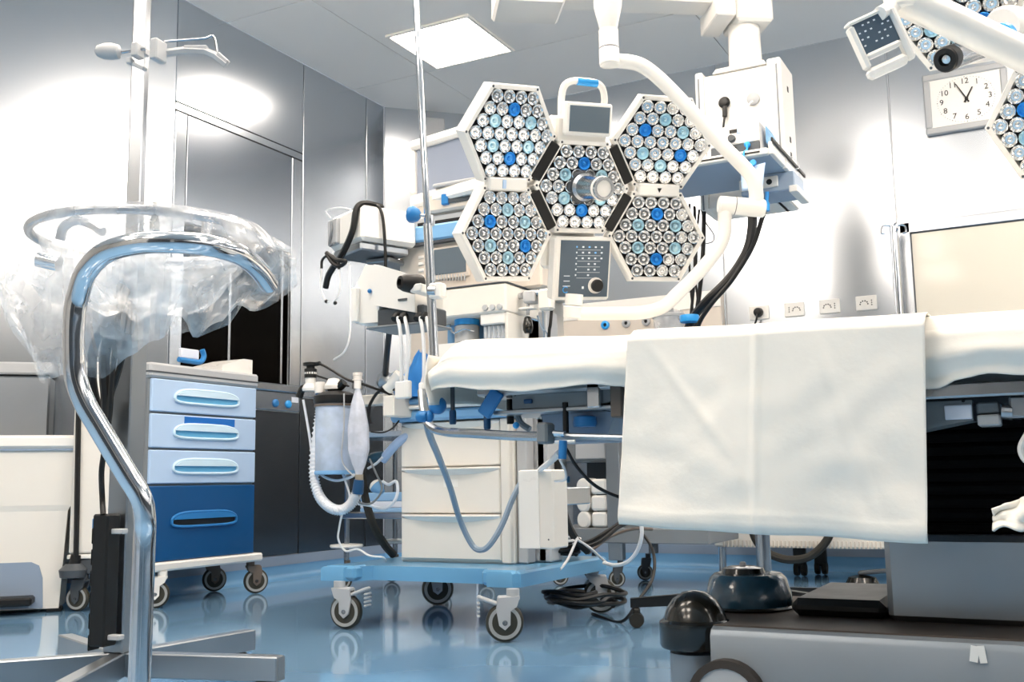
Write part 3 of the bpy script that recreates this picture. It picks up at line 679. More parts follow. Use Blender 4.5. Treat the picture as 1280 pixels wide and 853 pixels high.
cable('filter_line', 'grey line sagging from the filter cap', [B(462, 574, .1), B(470, 592, .09), B(477, 608, .09), B(474, 620, .08), B(463, 630, .06), B(450, 629, .04), B(446, 625, .0)], .004, 'mid_grey')
cable('white_side_tube', 'white tube linking the filter to the drawer cabinet', [B(460, 586, .1), B(470, 580, .1), B(478, 572, .1)], .005, 'hose_white')
cable('white_loop_tube', 'white tube curling up beside the drawers', [B(478, 602, .1), B(486, 606, .1), B(495, 602, .1), B(497, 615, .1), B(492, 628, .1), B(480, 636, .1), B(462, 632, .1), B(448, 630, .05)], .006, 'hose_white')
mk = thing('mask_head', 'grey and white connector head left of the table end', 'connector', B(486, 480))
MB().lathe([(.02, 0), (.03, .006), (.034, .02), (.022, .035), (.02, .05)], B(476, 473), B(494, 483)-B(476, 473), 16).build('grey_head', 'steel_satin', mk)
MB().cyl(B(484, 487), B(500, 468), .022, n=14).build('white_sleeve', 'warm_white', mk)
MB().tube([B(480, 480), B(492, 466)], .005).build('pin', 'steel', mk)
cable('black_column_hose', 'black hose dropping from the pole module to connector head', [at(487, 412, y=2.9), at(484, 440, y=3.0), at(482, 468, y=3.1)], .011)
cable('wire_tangle', 'thin black wire looping beside the worktop', [B(497, 487), B(476, 488), B(463, 505), B(461, 520), B(464, 530)], .006)
cable('thin_black_wire', 'thin black wire curving beside the top drawer', [B(464, 540, .06), B(478, 541, .06), B(490, 536, .08), B(499, 526, .1)], .003)

# ================================================================== STEEL SHELF TROLLEY BEHIND
ty0, ty1 = 4.05, 4.5; K = lambda px, py: at(px, py, y=ty0)
tx0, tx1 = K(424, 640).x, K(424, 640).x+.62
tr = thing('steel_trolley', 'steel shelf trolley standing in the corner behind machine', 'trolley', (tx0+.3, 4.27, 0))
for x in (tx0+.03, tx1-.03):
    for y in (ty0+.02, ty1-.02):
        MB().cyl((x, y, .14), (x, y, .92), .013, n=10).build('post', 'steel', tr)
        MB().lathe([(.075, 0), (.08, .006), (.078, .014), (.03, .018)], (x, y, .20), Z, 20).build('bumper', 'warm_white', tr)
        caster(tr, (x-.02, y, 0), .045, .14, .4, False, 'brown', .02)
for z in (K(430, 641).z, K(430, 541).z):
    MB().bb(tx0, tx1, ty0, ty1, z-.03, z, .004).build('shelf', 'steel', tr)
zsh = K(430, 641).z
for k, (m, lb, h) in enumerate((('book_blue', 'thin pale blue folder on the corner trolley shelf', .02), ('paper', 'white folder stacked on the corner trolley shelf', .03), ('book_blue', 'pale blue box topmost on the corner trolley shelf', .04))):
    tag(MB().bb(tx0+.10, tx0+.45-.03*k, ty0+.03, ty0+.3, zsh, zsh+h, .004).build('folder', m), lb, 'folder'); zsh += h+.001
# ================================================================== SIDE CABLES AT FLOOR
def coil(name, label, c, rx, ry, turns, r, m, wob=.02):
    pts = []
    for i in range(turns*10):
        a = 2*math.pi*i/10; pts.append(V(c)+V((math.cos(a)*(rx+random.uniform(-wob, wob)), math.sin(a)*(ry+random.uniform(-wob, wob)), .012*i/10+random.uniform(0, wob*.7))))
    return cable(name, label, pts, r, m, 6, 4)
coil('cable_coil', 'black cable coil heaped on the blue machine base', (-1.69, 3.50, .222), .09, .10, 4, .007, 'cable_black')
coil('cable_coil', 'dark cable bundle hanging under the blue base edge', (-1.60, 3.55, .045), .12, .16, 4, .008, 'cable_black', .03)
coil('cable_coil', 'thin white cable coil lying among the black cables', (-1.66, 3.46, .27), .07, .07, 2, .005, 'cable_white')
F = lambda px, py, y: at(px, py, y=y)
cable('black_trunk_cable', 'thick black cable falling behind the cream power box', [F(697, 575, 3.4), F(699, 610, 3.4), F(706, 645, 3.4), F(718, 672, 3.45), F(735, 690, 3.5)], .014)
cable('black_trunk_cable', 'black cable sweeping from base to below the drape', [F(690, 668, 3.6), F(725, 680, 3.65), F(755, 668, 3.7), F(790, 640, 3.8), F(810, 600, 3.9)], .010)
cable('black_trunk_cable', 'second black cable sweeping up behind the drape', [F(700, 690, 3.55), F(745, 680, 3.6), F(775, 658, 3.7), F(800, 650, 3.8)], .008)
cable('brown_cable', 'brownish cable running up behind the drape edge', [F(735, 692, 3.6), F(762, 672, 3.7), F(790, 662, 3.8), F(815, 662, 3.9)], .006, 'brown')
cable('floor_cable', 'black cable drooping to the floor behind the drape', [F(800, 664, 3.7), F(812, 680, 3.7), F(818, 700, 3.65), F(815, 725, 3.6), F(800, 748, 3.5), (-1.42, 3.46, .006), (-1.60, 3.62, .006)], .006)
cable('white_droop', 'white tube drooping from drape edge to the base', [F(801, 650, 3.3), F(802, 670, 3.3), F(796, 690, 3.32), F(784, 703, 3.35), F(768, 707, 3.4), F(755, 704, 3.45)], .007, 'cable_white')
cable('white_pair', 'white wire slanting from the coil to the base edge', [F(722, 672, 3.45), F(712, 695, 3.4), F(706, 705, 3.35), F(700, 712, 3.3)], .005, 'cable_white')
cable('white_pair', 'white wire crossing down over the base corner', [F(722, 675, 3.45), F(738, 686, 3.5), F(748, 695, 3.55), F(757, 703, 3.6)], .005, 'cable_white')
cable('box_cable', 'white cable from the blue clamp to the cream box', [at(700, 566, y=2.3), at(690, 576, y=2.6), at(676, 587, y=3.0), at(672, 592, y=3.06)], .009, 'cable_white')
cable('grey_hose', 'long grey and white cable looping in front of drawers', [at(527, 490, y=2.2), at(533, 520, y=2.2), at(537, 543, y=2.3), at(550, 575, y=2.6), at(563, 610, y=2.8), at(575, 650, y=2.95), at(590, 681, y=3.0), at(602, 688, y=3.0), at(614, 679, y=3.0), at(628, 655, y=3.02), at(640, 625, y=3.04), at(650, 605, y=3.06)], .010, 'cable_grey')

# ================================================================== OPERATING TABLE
TY0, TY1 = 2.06, 2.60
tb = thing('operating_table', 'operating table with steel column and grey wheeled base', 'table', (-.35, 2.33, 0))
MB().bb(-1.27, .75, TY0+.02, TY1, .735, .775, .012).build('table_mattress', 'dark_grey', tb)
MB().bb(-1.22, .72, TY0+.05, TY1-.03, .700, .733, .006).build('table_plate', 'steel_satin', tb)
MB().bb(-.24, .72, TY0-.004, TY0+.012, .640, .668, .004).build('side_rail', 'steel', tb)
MB().bb(-.24, .72, TY0+.03, TY1-.05, .655, .700, .006).build('rail_support', 'mid_grey', tb)
# right-hand side box with white label
a = at(1157, 503, y=2.09); b = at(1217, 533, y=2.09)
bx = MB().prism([(a.x-.05, a.z), (b.x, a.z), (b.x, b.z+.012), (a.x-.05, b.z-.012)], (0, 2.09, 0), X, Z, Y, .10).build('side_box', 'mid_grey', tb, smooth=False)
c = at(1180, 507, y=2.089); d = at(1217, 524, y=2.089); MB().bb(c.x, d.x-.002, 2.086, 2.09, d.z, c.z, .003).build('white_label', 'paper', bx)
c = at(1213, 505, y=2.089); MB().lathe([(.003, 0), (.001, .002)], (c.x-.012, 2.09, c.z+.006), -Y, 8).build('screw', 'black', bx)
MB().bb(at(1221, 515, y=2.1).x, at(1250, 515, y=2.1).x, 2.10, 2.16, .612, .632, .003).build('rail_block', 'mid_grey', tb)
MB().bb(at(1221, 515, y=2.1).x, at(1250, 515, y=2.1).x, 2.095, 2.16, .588, .609, .003).build('rail_block', 'plastic_grey', tb)
MB().cyl(at(1252, 515, y=2.09), at(1266, 516, y=2.09), .014, n=12).bb(at(1262, 515, y=2.09).x, .02, 2.08, 2.14, .60, .64, .004).build('rail_clamp', 'steel_satin', tb)
# column and bellows
MB().bb(-.345, .42, 2.27, 2.66, .205, .378, .012).build('column_cover', 'steel_satin', tb)
bl = MB()
for k in range(9):
    z = .378+.027*k; bl.bb(-.29, .36, 2.335, 2.66, z, z+.022, .006); bl.bb(-.275, .345, 2.35, 2.645, z+.018, z+.030)
bl.build('bellows', 'bellows', tb)
MB().bb(-.30, .40, 2.22, 2.62, .620, .700, .01).build('column_head', 'dark_grey', tb)
cor = MB()
for k in range(6): cor.box((-.045+.004*(k % 2), 2.14, .575-.024*k), (.04, .03, .018), Matrix.Rotation(.5 if k % 2 else -.5, 3, 'Y'), .003)
cor.build('crank_spring', 'steel', tb)
MB().tube(spline([(-.055, 2.1, .575), (-.07, 2.1, .545), (-.06, 2.1, .52), (-.03, 2.1, .51)], 5), .006).build('hook_white', 'warm_white', tb)
# base
bs = MB(); pf = [(2.085, .05), (2.075, .06), (2.075, .185), (2.083, .197), (2.10, .202), (2.66, .202), (2.67, .19), (2.67, .05)]
bs.prism(pf, (-.66, 0, 0), Y, Z, X, 1.35); bs.build('base_cover', 'base_grey', tb)
MB().bb(-.70, .74, 2.10, 2.665, .198, .205, .003).build('base_top', 'mat_brown', tb)
for y in (2.15,):
    MB().lathe([(.072, 0), (.075, .006), (.075, .052), (.070, .056), (.066, .058), (.060, .078), (.046, .098), (.026, .112), (.001, .117)], (-.715, y, .150), Z, 30).build('corner_buffer', 'black_gloss', tb)
    MB().lathe([(.050, 0), (.055, .01), (.055, .085), (.03, .09)], (-.715, y, .055), Z, 20).build('wheel_housing', 'base_grey', tb)
wq = MB().lathe([(.001, -.02), (.062, -.02), (.064, -.016), (.064, .016), (.062, .02), (.001, .02)], (-.625, 2.07, .066), Y, 30).build('floor_wheel', 'plastic_grey', tb)
MB().lathe([(.062, -.024), (.078, -.024), (.078, .012), (.062, .012), (.062, -.024)], (-.625, 2.07, .066), Y, 30, close=True).build('wheel_arch', 'mat_brown', tb)
for x, y in ((-.60, 2.60), (.62, 2.13), (.62, 2.60)):
    MB().lathe([(.001, -.02), (.05, -.02), (.055, 0), (.05, .02), (.001, .02)], (x, y, .055), Y, 22).build('floor_wheel', 'rubber', tb)
t0 = at(1221, 818, y=2.074)
tag(MB().box((t0.x-.004, 2.073, t0.z), (.014, .003, .028), Matrix.Rotation(.15, 3, 'Y')).box((t0.x+.009, 2.072, t0.z), (.012, .003, .030), Matrix.Rotation(-.12, 3, 'Y')).build('tape_tag', 'warm_white', tb, smooth=False), 'small white tape marks on the base front')
MB().bb(-.545, -.350, 2.28, 2.66, .206, .243, .014).build('base_pad', 'black', tb)
# left end frame under the sheet: bent tube rail, knobs, levers
tube = spline([at(527, 488, y=2.14), at(530, 515, y=2.13), at(538, 533, y=2.12), at(556, 540, y=2.11), at(590, 542, y=2.10), at(640, 545, y=2.10), at(674, 546, y=2.10)], 7)
MB().tube(tube, .011, 10).build('frame_tube', 'steel', tb)
MB().cyl(at(690, 545, y=2.12), at(800, 548, y=2.12), .008, n=10).build('rear_rail', 'steel_satin', tb)
MB().box(at(682, 542, y=2.10), (.028, .045, .048), None, .005).build('rail_clamp', 'mid_grey', tb)
kn = MB().ball(at(547, 507, y=2.10), .022, 20).build('ball_knob', 'blue_knob', tb)
MB().ball(at(536, 521, y=2.09), .013, 14, 1.1).build('ball_knob', 'blue_knob', tb)
MB().lathe([(.010, -.014), (.014, -.008), (.014, .008), (.010, .014)], at(528, 521, y=2.08), X, 14).build('ball_knob', 'blue_knob', tb)
for px, py in ((566, 522), (609, 528)):
    p = at(px, py, y=2.12); MB().lathe([(.007, -.017), (.0085, -.013), (.0085, .013), (.007, .017)], p, Z, 12).build('lever_grip', 'blue_deep', tb)
    MB().cyl(p+Z*.015, p+Z*.075, .0055, n=8).build('lever_stem', 'dark_grey', tb)
p = at(638, 520, y=2.2); MB().cyl(p-Z*.02, p+Z*.04, .009, n=10).build('lever_grip', 'black', tb)
MB().tube(spline([at(644, 505, y=2.2), at(647, 520, y=2.2), at(652, 530, y=2.2), at(662, 537, y=2.2)], 5), .008).build('bent_bar', 'mid_grey', tb)
MB().ball(at(645, 532, y=2.15), .008, 10).build('ball_knob', 'blue_bright', tb)
pA, pB = at(622, 490, y=2.11), at(605, 518, y=2.11)
MB().box((pA+pB)/2, (.036, .012, (pA-pB).length*1.1), Matrix.Rotation(math.atan2(pA.x-pB.x, pA.z-pB.z), 3, 'Y'), .003).build('blue_lever', 'blue_knob', tb)
e0, e1 = at(640, 489, y=2.13), at(730, 509, y=2.13)
eb = MB().prism([(e0.x, e0.z), (e0.x+.3, e0.z), (e0.x+.3, e1.z+.02), (e1.x+.02, e1.z), (e0.x, e1.z+.004)], (0, 2.13, 0), X, Z, Y, .2).build('end_section', 'mid_grey', tb, smooth=False)
p = at(660, 502, y=2.127); MB().box(p, (.022, .006, .010), None, .002).build('release_slot', 'blue_deep', eb)
p = at(644, 494, y=2.129); MB().lathe([(.003, 0), (.003, .002)], p, -Y, 8).build('screw', 'black', eb)
MB().bb(e0.x-.05, e0.x+.32, 2.125, 2.3, e1.z-.008, e1.z+.002, .002).build('end_plate', 'steel_satin', tb)
MB().bb(at(735, 500, y=2.12).x, at(752, 500, y=2.12).x, 2.11, 2.2, e1.z-.004, e0.z+.01, .003).build('steel_block', 'steel', tb)
MB().prism([(0, 0), (.07, .06), (.10, .06), (.10, .03), (.03, -.005)], at(740, 512, y=2.15), X, Z, Y, .06).build('dark_joint', 'black', tb, smooth=False)
pc = at(772, 505, y=2.11); MB().bb(pc.x-.014, pc.x+.014, 2.10, 2.16, pc.z-.03, pc.z+.06, .003).build('brown_post', 'brown', tb)
MB().prism([(0, 0), (.035, -.085), (.17, -.085), (.21, 0)], at(672, 510, y=2.2), X, Z, Y, .12).build('blue_skirt', 'skirting_grey', tb, smooth=False)
MB().lathe([(.026, 0), (.028, .006), (.026, .022), (.012, .026)], at(731, 527, y=2.17)-Z*.012, Z, 18).build('round_knob', 'blue_knob', tb)
p = at(707, 520, y=2.13); MB().cyl(p-Z*.045, p+Z*.03, .007, n=10).build('black_stem', 'black', tb)
p0, p1 = at(704, 551, y=2.10), at(703, 574, y=2.10)
MB().cyl(p0, p1, .0095, n=12).build('blue_grip', 'blue_knob', tb)
MB().cyl(at(694, 553, y=2.105), at(719, 552, y=2.105), .004, n=8).build('cross_pin', 'warm_white', tb)
MB().cyl(at(692, 542, y=2.10), at(706, 543, y=2.10), .007, n=10).build('steel_pin', 'chrome', tb)
cable('black_wire', 'thin black wire running from blue grip behind the drape', [at(707, 560, y=2.11), at(722, 585, y=2.14), at(745, 608, y=2.16), at(775, 622, y=2.2), at(800, 628, y=2.24)], .004)
cable('white_wire', 'thin white wire looping below the blue grip', [at(700, 575, y=2.12), at(707, 590, y=2.14), at(706, 600, y=2.16), at(694, 602, y=2.2)], .003, 'cable_white')

# sheet over the table
def lerp(tbl, x):
    if x <= tbl[0][0]: return tbl[0][1]
    for (a, p), (b, q) in zip(tbl[:-1], tbl[1:]):
        if x <= b: t = (x-a)/(b-a); t = t*t*(3-2*t); return p+(q-p)*t
    return tbl[-1][1]
SY = 2.04
top = [(-1.32, .815), (-1.24, .832), (-1.0, .822), (-.8, .812), (-.5, .803), (-.2, .797), (.8, .793)]
hem = [(lambda p: (p.x, p.z))(at(px, py, y=SY)) for px, py in ((537, 478), (560, 484), (610, 488), (655, 490), (690, 486), (740, 480), (770, 482), (800, 486), (1000, 490), (1155, 487), (1172, 486), (1200, 474), (1235, 467), (1280, 469))]+[(.3, .66), (.8, .68)]
x_end = at(537, 450, y=SY).x
def sheet(u_, v_):
    x = x_end+(.80-x_end)*(u_**1.0); zt = lerp(top, x); zh = lerp(hem, x)
    n1 = noise.noise(V((x*7, v_*3, 1.3))); n2 = noise.noise(V((x*3, v_*6, 5.1)))
    if v_ < .12: t = v_/.12; yy = TY1+.05; z = .66+(zt-.03-.66)*t
    elif v_ < .5:
        t = (v_-.12)/.38; yy = TY1+.05-(TY1+.05-SY)*t; e = min(t, 1-t)
        z = zt-.03*(max(0, 1-e*9))**2+.004*n1
    else:
        t = (v_-.5)/.5; yy = SY-.010*math.sin(math.pi*t)+(.016*n2+.010*n1)*t; z = (zt-.03)+(zh-(zt-.03))*t
        if t < .15: yy += .012*(1-t/.15)**2
        yy += .012*max(0, math.sin(x*9+2*t))*t*(1 if x < -.6 else .3)
    ex = max(0, (x_end+.07-x)/.07); x += .0
    if ex > 0:
        z -= .035*ex*ex if v_ < .6 else .02*ex*ex; x -= .006*n2
    return V((x, yy, z))
sh = MB().grid(sheet, 150, 60).build('table_sheet', 'cloth', fix=False, angle=180, solid=.003)
tag(sh, 'white cotton sheet covering the whole operating table', 'sheet')
# sheet end flap on the left
def flap(u_, v_):
    yy = SY+(TY1+.05-SY)*u_; n1 = noise.noise(V((yy*7, v_*3, 2.7)))
    z0 = .80; z1 = .685+.01*math.sin(yy*9)
    return V((x_end-.004-.008*math.sin(math.pi*v_)+.008*n1*v_, yy, z0+(z1-z0)*v_))
MB().grid(flap, 24, 14).build('end_flap', 'cloth', sh, fix=False, angle=180, solid=.003)
# separate drape hanging over the front
DY = 2.005
lft = [(.0, 788), (.05, 793), (.25, 785), (1, 775)]; 
def drape(u_, v_):
    tl, tr_, bl_, br_ = at(786, 420, y=DY), at(1156, 397, y=DY), at(775, 655, y=DY), at(1160, 679, y=DY)
    bz = lerp([(0, at(775, 655, y=DY).z), (.25, at(870, 662, y=DY).z), (.6, at(1010, 669, y=DY).z), (1, at(1160, 679, y=DY).z)], u_)
    if v_ < .18:
        t = v_/.18; x = tl.x+(tr_.x-tl.x)*u_; zt = lerp(top, x)+.004
        yy = DY+.40*(1-t); z = zt-.022*max(0, (t-.86)/.14)**2
        return V((x, yy, z))
    t = (v_-.18)/.82
    x = (tl.x+(tr_.x-tl.x)*u_)*(1-t)+(bl_.x+(br_.x-bl_.x)*u_)*t; zt = lerp(top, x)+.004-.022
    z = zt+(bz-zt)*t
    f = .011*math.sin(6.5*u_+1.2+t*1.4)+.006*math.sin(15*u_-3*t+.7)+0.006*noise.noise(V((u_*4, t*3, 3.1)))+.004*noise.noise(V((u_*10, t*7, 9.1)))
    cr = .005*math.exp(-((u_-.47-.01*t)/.012)**2)*(1-t*.5)+.0028*math.exp(-((u_-.66-.22*t)/.02)**2)*t*(1-t)*4+.0035*math.exp(-((u_-.06-.55*t)/.025)**2)*math.exp(-((t-.35)/.3)**2)+.0012*math.exp(-((t-.92-.01*math.sin(9*u_))/.012)**2)
    yy = DY-.012+f*(.25+.75*t)-cr-.012*math.exp(-t*14)*0
    if t > .965: yy += (t-.965)*.25
    return V((x, yy, z))
dp = MB().grid(drape, 120, 90).build('front_drape', 'cloth', fix=False, angle=180, solid=.0025); tag(dp, 'white rectangular drape hanging over the table front', 'drape')
# small cloth at the right edge
def rag(u_, v_):
    a, b = at(1239, 636, y=1.98), at(1310, 612, y=1.98); c, d = at(1243, 665, y=1.98), at(1310, 655, y=1.98)
    p = (a*(1-u_)+b*u_)*(1-v_)+(c*(1-u_)+d*u_)*v_
    n1 = noise.noise(V((u_*4, v_*4, .4)))
    return p+V((0, .016*math.sin(5*u_+3*v_)+.02*n1, .006*math.sin(9*u_)*v_))
rg = MB().grid(rag, 24, 12).build('towel_end', 'cloth', fix=False, angle=180, solid=.004); tag(rg, 'end of a white towel at the right edge', 'towel')
rod = at(1300, 630, y=1.99)
# foot pedal wrapped in plastic, on the base
pc = at(940, 768, z=.206); pc = V((-.668, 2.40, .206))
fp = thing('foot_pedal', 'dark teal plastic-wrapped foot pedal on the table base', 'pedal', pc)
def pr(s0): return [(.098, 0), (.100, .008), (.095, .035), (.086, .066), (.076, .076), (.001, .078)]
MB().lathe(pr(0), pc, Z, 30, sx=1.15, hint=X).build('pedal_body', 'teal_wrap', fp)
MB().lathe([(.104, 0), (.106, .004), (.102, .008)], pc, Z, 30, sx=1.15, hint=X).build('pedal_rim', 'black_gloss', fp)
MB().lathe([(.05, 0), (.046, .012), (.03, .016), (.001, .017)], pc+Z*.076-X*.01, Z, 20).build('pedal_button', 'black_gloss', fp)
MB().box(pc+V((-.01, -.0, .096)), (.014, .012, .012), None, .003).build('pedal_tab', 'plastic_grey', fp)

# ================================================================== POLE AT THE TABLE END WITH MODULE
pt, pbm = at(518, -40, y=2.16), at(545, 486, y=2.14)
ip = thing('infusion_pole', 'leaning steel infusion pole at the table head end', 'pole', pbm)
dp_ = (pt-pbm).normalized()
MB().cyl(pbm, pbm+dp_*.42, .0115, n=14).build('lower_tube', 'steel', ip)
MB().cyl(pbm+dp_*.40, pt, .0085, n=14).build('upper_tube', 'chrome', ip)
MB().cyl(pbm-dp_*.005, pbm+dp_*.03, .016, n=14).build('foot_socket', 'plastic_grey', ip)
k0 = at(532, 270, y=2.14); k1 = at(513, 268, y=2.13)
MB().cyl(k0, k0+(k1-k0)*.5, .005, n=8).build('knob_stem', 'steel', ip)
MB().lathe([(.008, 0), (.016, .006), (.022, .018), (.022, .026), (.018, .032), (.001, .034)], k0+(k1-k0)*.35, k1-k0, 16).build('knob', 'blue_knob', ip)
MB().lathe([(.012, -.012), (.013, 0), (.012, .012)], k0+V((.003, .015, -.01)), dp_, 12).build('collar', 'steel', ip)
q1 = at(547, 364, y=2.13); MB().box(q1, (.036, .03, .038), None, .004).build('pole_clamp', 'warm_white', ip)
MB().cyl(at(537, 364, y=2.12), at(546, 364, y=2.12), .012, n=12).build('clamp_screw', 'chrome', ip)
G = lambda px, py, y=2.24: at(px, py, y=y)
pm_ = thing('gas_monitor_module', 'white module with big black knob clamped to the pole', 'medical device', G(490, 410))
MB().prism([(G(449, 362).x, G(449, 362).z), (G(462, 333).x, G(462, 333).z), (G(479, 333).x, G(479, 333).z), (G(480, 404).x, G(480, 404).z), (G(450, 406).x, G(450, 406).z)], (0, 2.22, 0), X, Z, Y, .13, .004).build('left_case', 'warm_white', pm_, smooth=False)
MB().bb(G(448, 390).x, G(456, 390).x, 2.205, 2.22, G(450, 405).z, G(450, 362).z, .003).build('left_flange', 'warm_white', pm_)
MB().prism([(G(477, 333).x, G(477, 333).z), (G(521, 346).x, G(521, 346).z), (G(528, 356).x, G(528, 356).z), (G(528, 393).x, G(528, 393).z), (G(477, 384).x, G(477, 384).z)], (0, 2.205, 0), X, Z, Y, .14, .004).build('main_case', 'warm_white', pm_, smooth=False)
MB().bb(G(478, 390).x, G(536, 390).x, 2.215, 2.33, G(500, 408).z, G(500, 386).z, .004).build('socket_block', 'dark_grey', pm_)
MB().bb(G(468, 406).x, G(540, 406).x, 2.20, 2.34, G(500, 411).z, G(500, 408).z, .002).build('bottom_plate', 'mid_grey', pm_)
kb0, kb1 = at(526, 356, y=2.19), at(498, 353, y=2.13)
MB().lathe([(.024, 0), (.026, .02), (.022, .05), (.017, .062), (.010, .064), (.009, .055), (.001, .055)], kb0+V((0, .0, 0)), kb1-kb0, 20).build('big_knob', 'black', pm_)
MB().ball(G(462, 364, 2.215), .006, 10).build('blue_dot', 'blue_knob', pm_)
MB().bb(G(497, 375, 2.2).x, G(508, 375, 2.2).x, 2.201, 2.206, G(500, 376, 2.2).z, G(500, 373.5, 2.2).z).build('print_line', 'dark_grey', pm_)
MB().bb(G(536, 365).x, G(546, 365).x+.01, 2.15, 2.26, G(540, 372).z, G(540, 362).z, .003).build('clamp_arm', 'warm_white', pm_)
for px in (497, 506, 525, 533): MB().lathe([(.010, 0), (.011, .01), (.008, .022)], G(px, 394, 2.212), V((0, -.8, -.6)), 12).build('plug_boot', 'black', pm_)
for k, (px, ex, ey) in enumerate(((497, 502, 478), (506, 507, 478), (525, 530, 482), (533, 527, 482))):
    cable('signal_cable', ['leftmost white signal cable below the pole module', 'second white signal cable below the pole module', 'third white signal cable below the pole module', 'white signal cable nearest the infusion pole'][k], [G(px, 397, 2.20), G(px+3, 412, 2.185), G(px+5, 440, 2.18), G(ex, ey, 2.18)], .005, 'cable_white', cat='cable', group='white cables under the pole module')
MB_ = thing('cable_connector', 'wide white cable connector beside the blue table knob', 'connector', G(502, 500, 2.18))
MB().box(G(502, 488, 2.18), (.034, .016, .044), None, .003).box(G(510, 487, 2.18), (.016, .016, .045), None, .003).build('connector_body', 'warm_white', MB_)
tag(MB().box(G(528, 490, 2.18), (.017, .014, .046), None, .003).build('cable_connector', 'warm_white'), 'narrow white cable connector against the sheet end', 'connector')
bcc = V((at(522, 470, y=3.21).x, 3.23, .817))
def lump(u_, v_):
    a = 2*math.pi*u_; n1 = noise.noise(V((math.cos(a)*1.7, math.sin(a)*1.7, v_*2.2))); r = (.085*(1-v_**2.2)+.004)*(1+.45*n1)
    return bcc+V((r*math.cos(a)*1.1, r*.7*math.sin(a), .165*v_*(1+.15*n1)))
bc = MB().grid(lump, 40, 16).build('blue_wrap', 'blue_cloth', fix=False, angle=180); tag(bc, 'crumpled blue cloth on the machine worktop behind sheet end', 'cloth')

# ================================================================== STOOL, REAR TROLLEYS, PEDALS BEHIND TABLE
so = V((-.93, 3.55, 0)); sl = thing('stool', 'black five-legged stool with casters behind the table', 'stool', so)
e = V((-1.333, 3.386, 0))-so; a0 = math.atan2(e.y, e.x); L = e.length
for k in range(5):
    a = a0+k*2*math.pi/5; d = V((math.cos(a), math.sin(a), 0)); q = V((-d.y, d.x, 0)); R = Matrix((d, q, Z)).transposed()
    lg = MB().prism([(0, .085), (L+.02, .068), (L+.02, .098), (0, .135)], so-q*.016, d, Z, q, .032).build('leg', 'black', sl, smooth=False)
    tip = so+d*L
    MB().lathe([(.001, -.022), (.024, -.022), (.026, -.01), (.02, -.004), (.02, .004), (.026, .01), (.024, .022), (.001, .022)], tip+Z*.026, q, 18).box(tip+Z*.052, (.026, .04, .03), R, .006).build('caster', 'rubber', sl)
MB().cyl(so+Z*.10, so+Z*.44, .025, n=14).build('column', 'steel', sl)
MB().lathe([(.15, 0), (.17, .012), (.17, .045), (.15, .06), (.001, .064)], so+Z*.43, Z, 28).build('seat', 'black', sl)
# rear steel trolley with white boxes
ry = 4.55; Q = lambda px, py: at(px, py, y=ry)
rt_ = thing('rear_trolley', 'grey steel trolley with shelves behind the machine', 'trolley', (-1.85, 4.8, 0))
zs0, zs1 = Q(800, 680).z, Q(800, 661).z
MB().bb(Q(690, 670).x-.06, Q(886, 670).x, ry, ry+.48, zs0, zs1, .004).build('lower_shelf', 'mid_grey', rt_)
for px in (694, 765):
    x = Q(px, 600).x; MB().bb(x-.035, x+.035, ry+.01, ry+.06, zs0-.08, 1.0, .004).build('upright', 'steel_satin', rt_)
MB().bb(Q(690, 600).x, Q(760, 600).x, ry+.42, ry+.44, zs1, 1.0).build('back_panel', 'dark_grey', rt_)
MB().bb(Q(700, 560).x-.1, Q(760, 560).x, ry+.06, ry+.42, Q(730, 577).z, Q(730, 546).z, .004).build('drawer_box', 'mid_grey', rt_)
MB().bb(Q(714, 560).x, Q(752, 560).x, ry+.045, ry+.062, Q(730, 574).z, Q(730, 549).z, .004).build('drawer_front', 'plastic_grey', rt_)
MB().bb(Q(690, 560).x-.1, Q(775, 560).x+.02, ry, ry+.46, .985, 1.0, .003).build('top_shelf', 'steel', rt_)
for px in (694, 765):
    for dy in (.05, .42):
        x = Q(px, 690).x; caster(rt_, (x, ry+dy, 0), .04, zs0-.075, .5, False, 'dark_grey', .02)
MB().bb(Q(808, 670).x, Q(817, 670).x, ry+.02, ry+.06, zs0-.045, zs0, .003).build('stop_bracket', 'dark_grey', rt_)
for r_ in range(3):
    for c_ in range(2):
        zc = zs1+.001+r_*.078; xb = Q(717, 640).x
        o = thing('bandage_roll' if c_ == 0 else 'dressing_pack', ['bottom', 'middle', 'top'][r_]+(' white bandage roll stacked on the rear trolley shelf' if c_ == 0 else ' white dressing pack stacked beside the rolls'), 'roll' if c_ == 0 else 'pack', (xb+.04, ry+.12, zc), 'white rolls and packs on the rear trolley')
        if c_ == 0:
            MB().lathe([(.030, 0), (.036, .006), (.037, .05), (.036, .13), (.03, .136)], (xb+.042, ry+.02, zc+.037), Y, 20, sx=1.15, hint=X).build('roll_body', 'warm_white', o)
            MB().lathe([(.028, 0), (.028, .004), (.001, .004)], (xb+.042, ry+.0165, zc+.037), Y, 16, sx=1.15, hint=X).build('roll_end', 'white', o)
        else: MB().bb(xb+.086, xb+.165, ry+.01, ry+.2, zc+.002, zc+.074, .010).build('pack_body', 'white', o)
cb_ = at(712, 645, y=4.75)
bt_ = thing('spray_bottle', 'clear bottle with blue cap behind the bandage rolls', 'bottle', (cb_.x-.04, 4.78, zs1))
MB().lathe([(.04, 0), (.044, .006), (.044, .15), (.03, .19), (.016, .2), (.016, .22)], (cb_.x-.04, 4.78, zs1+.001), Z, 18).build('bottle_body', 'jar', bt_)
MB().lathe([(.03, 0), (.03, .03), (.02, .035)], (cb_.x-.04, 4.78, zs1+.215), Z, 16).build('cap', 'blue_knob', bt_)
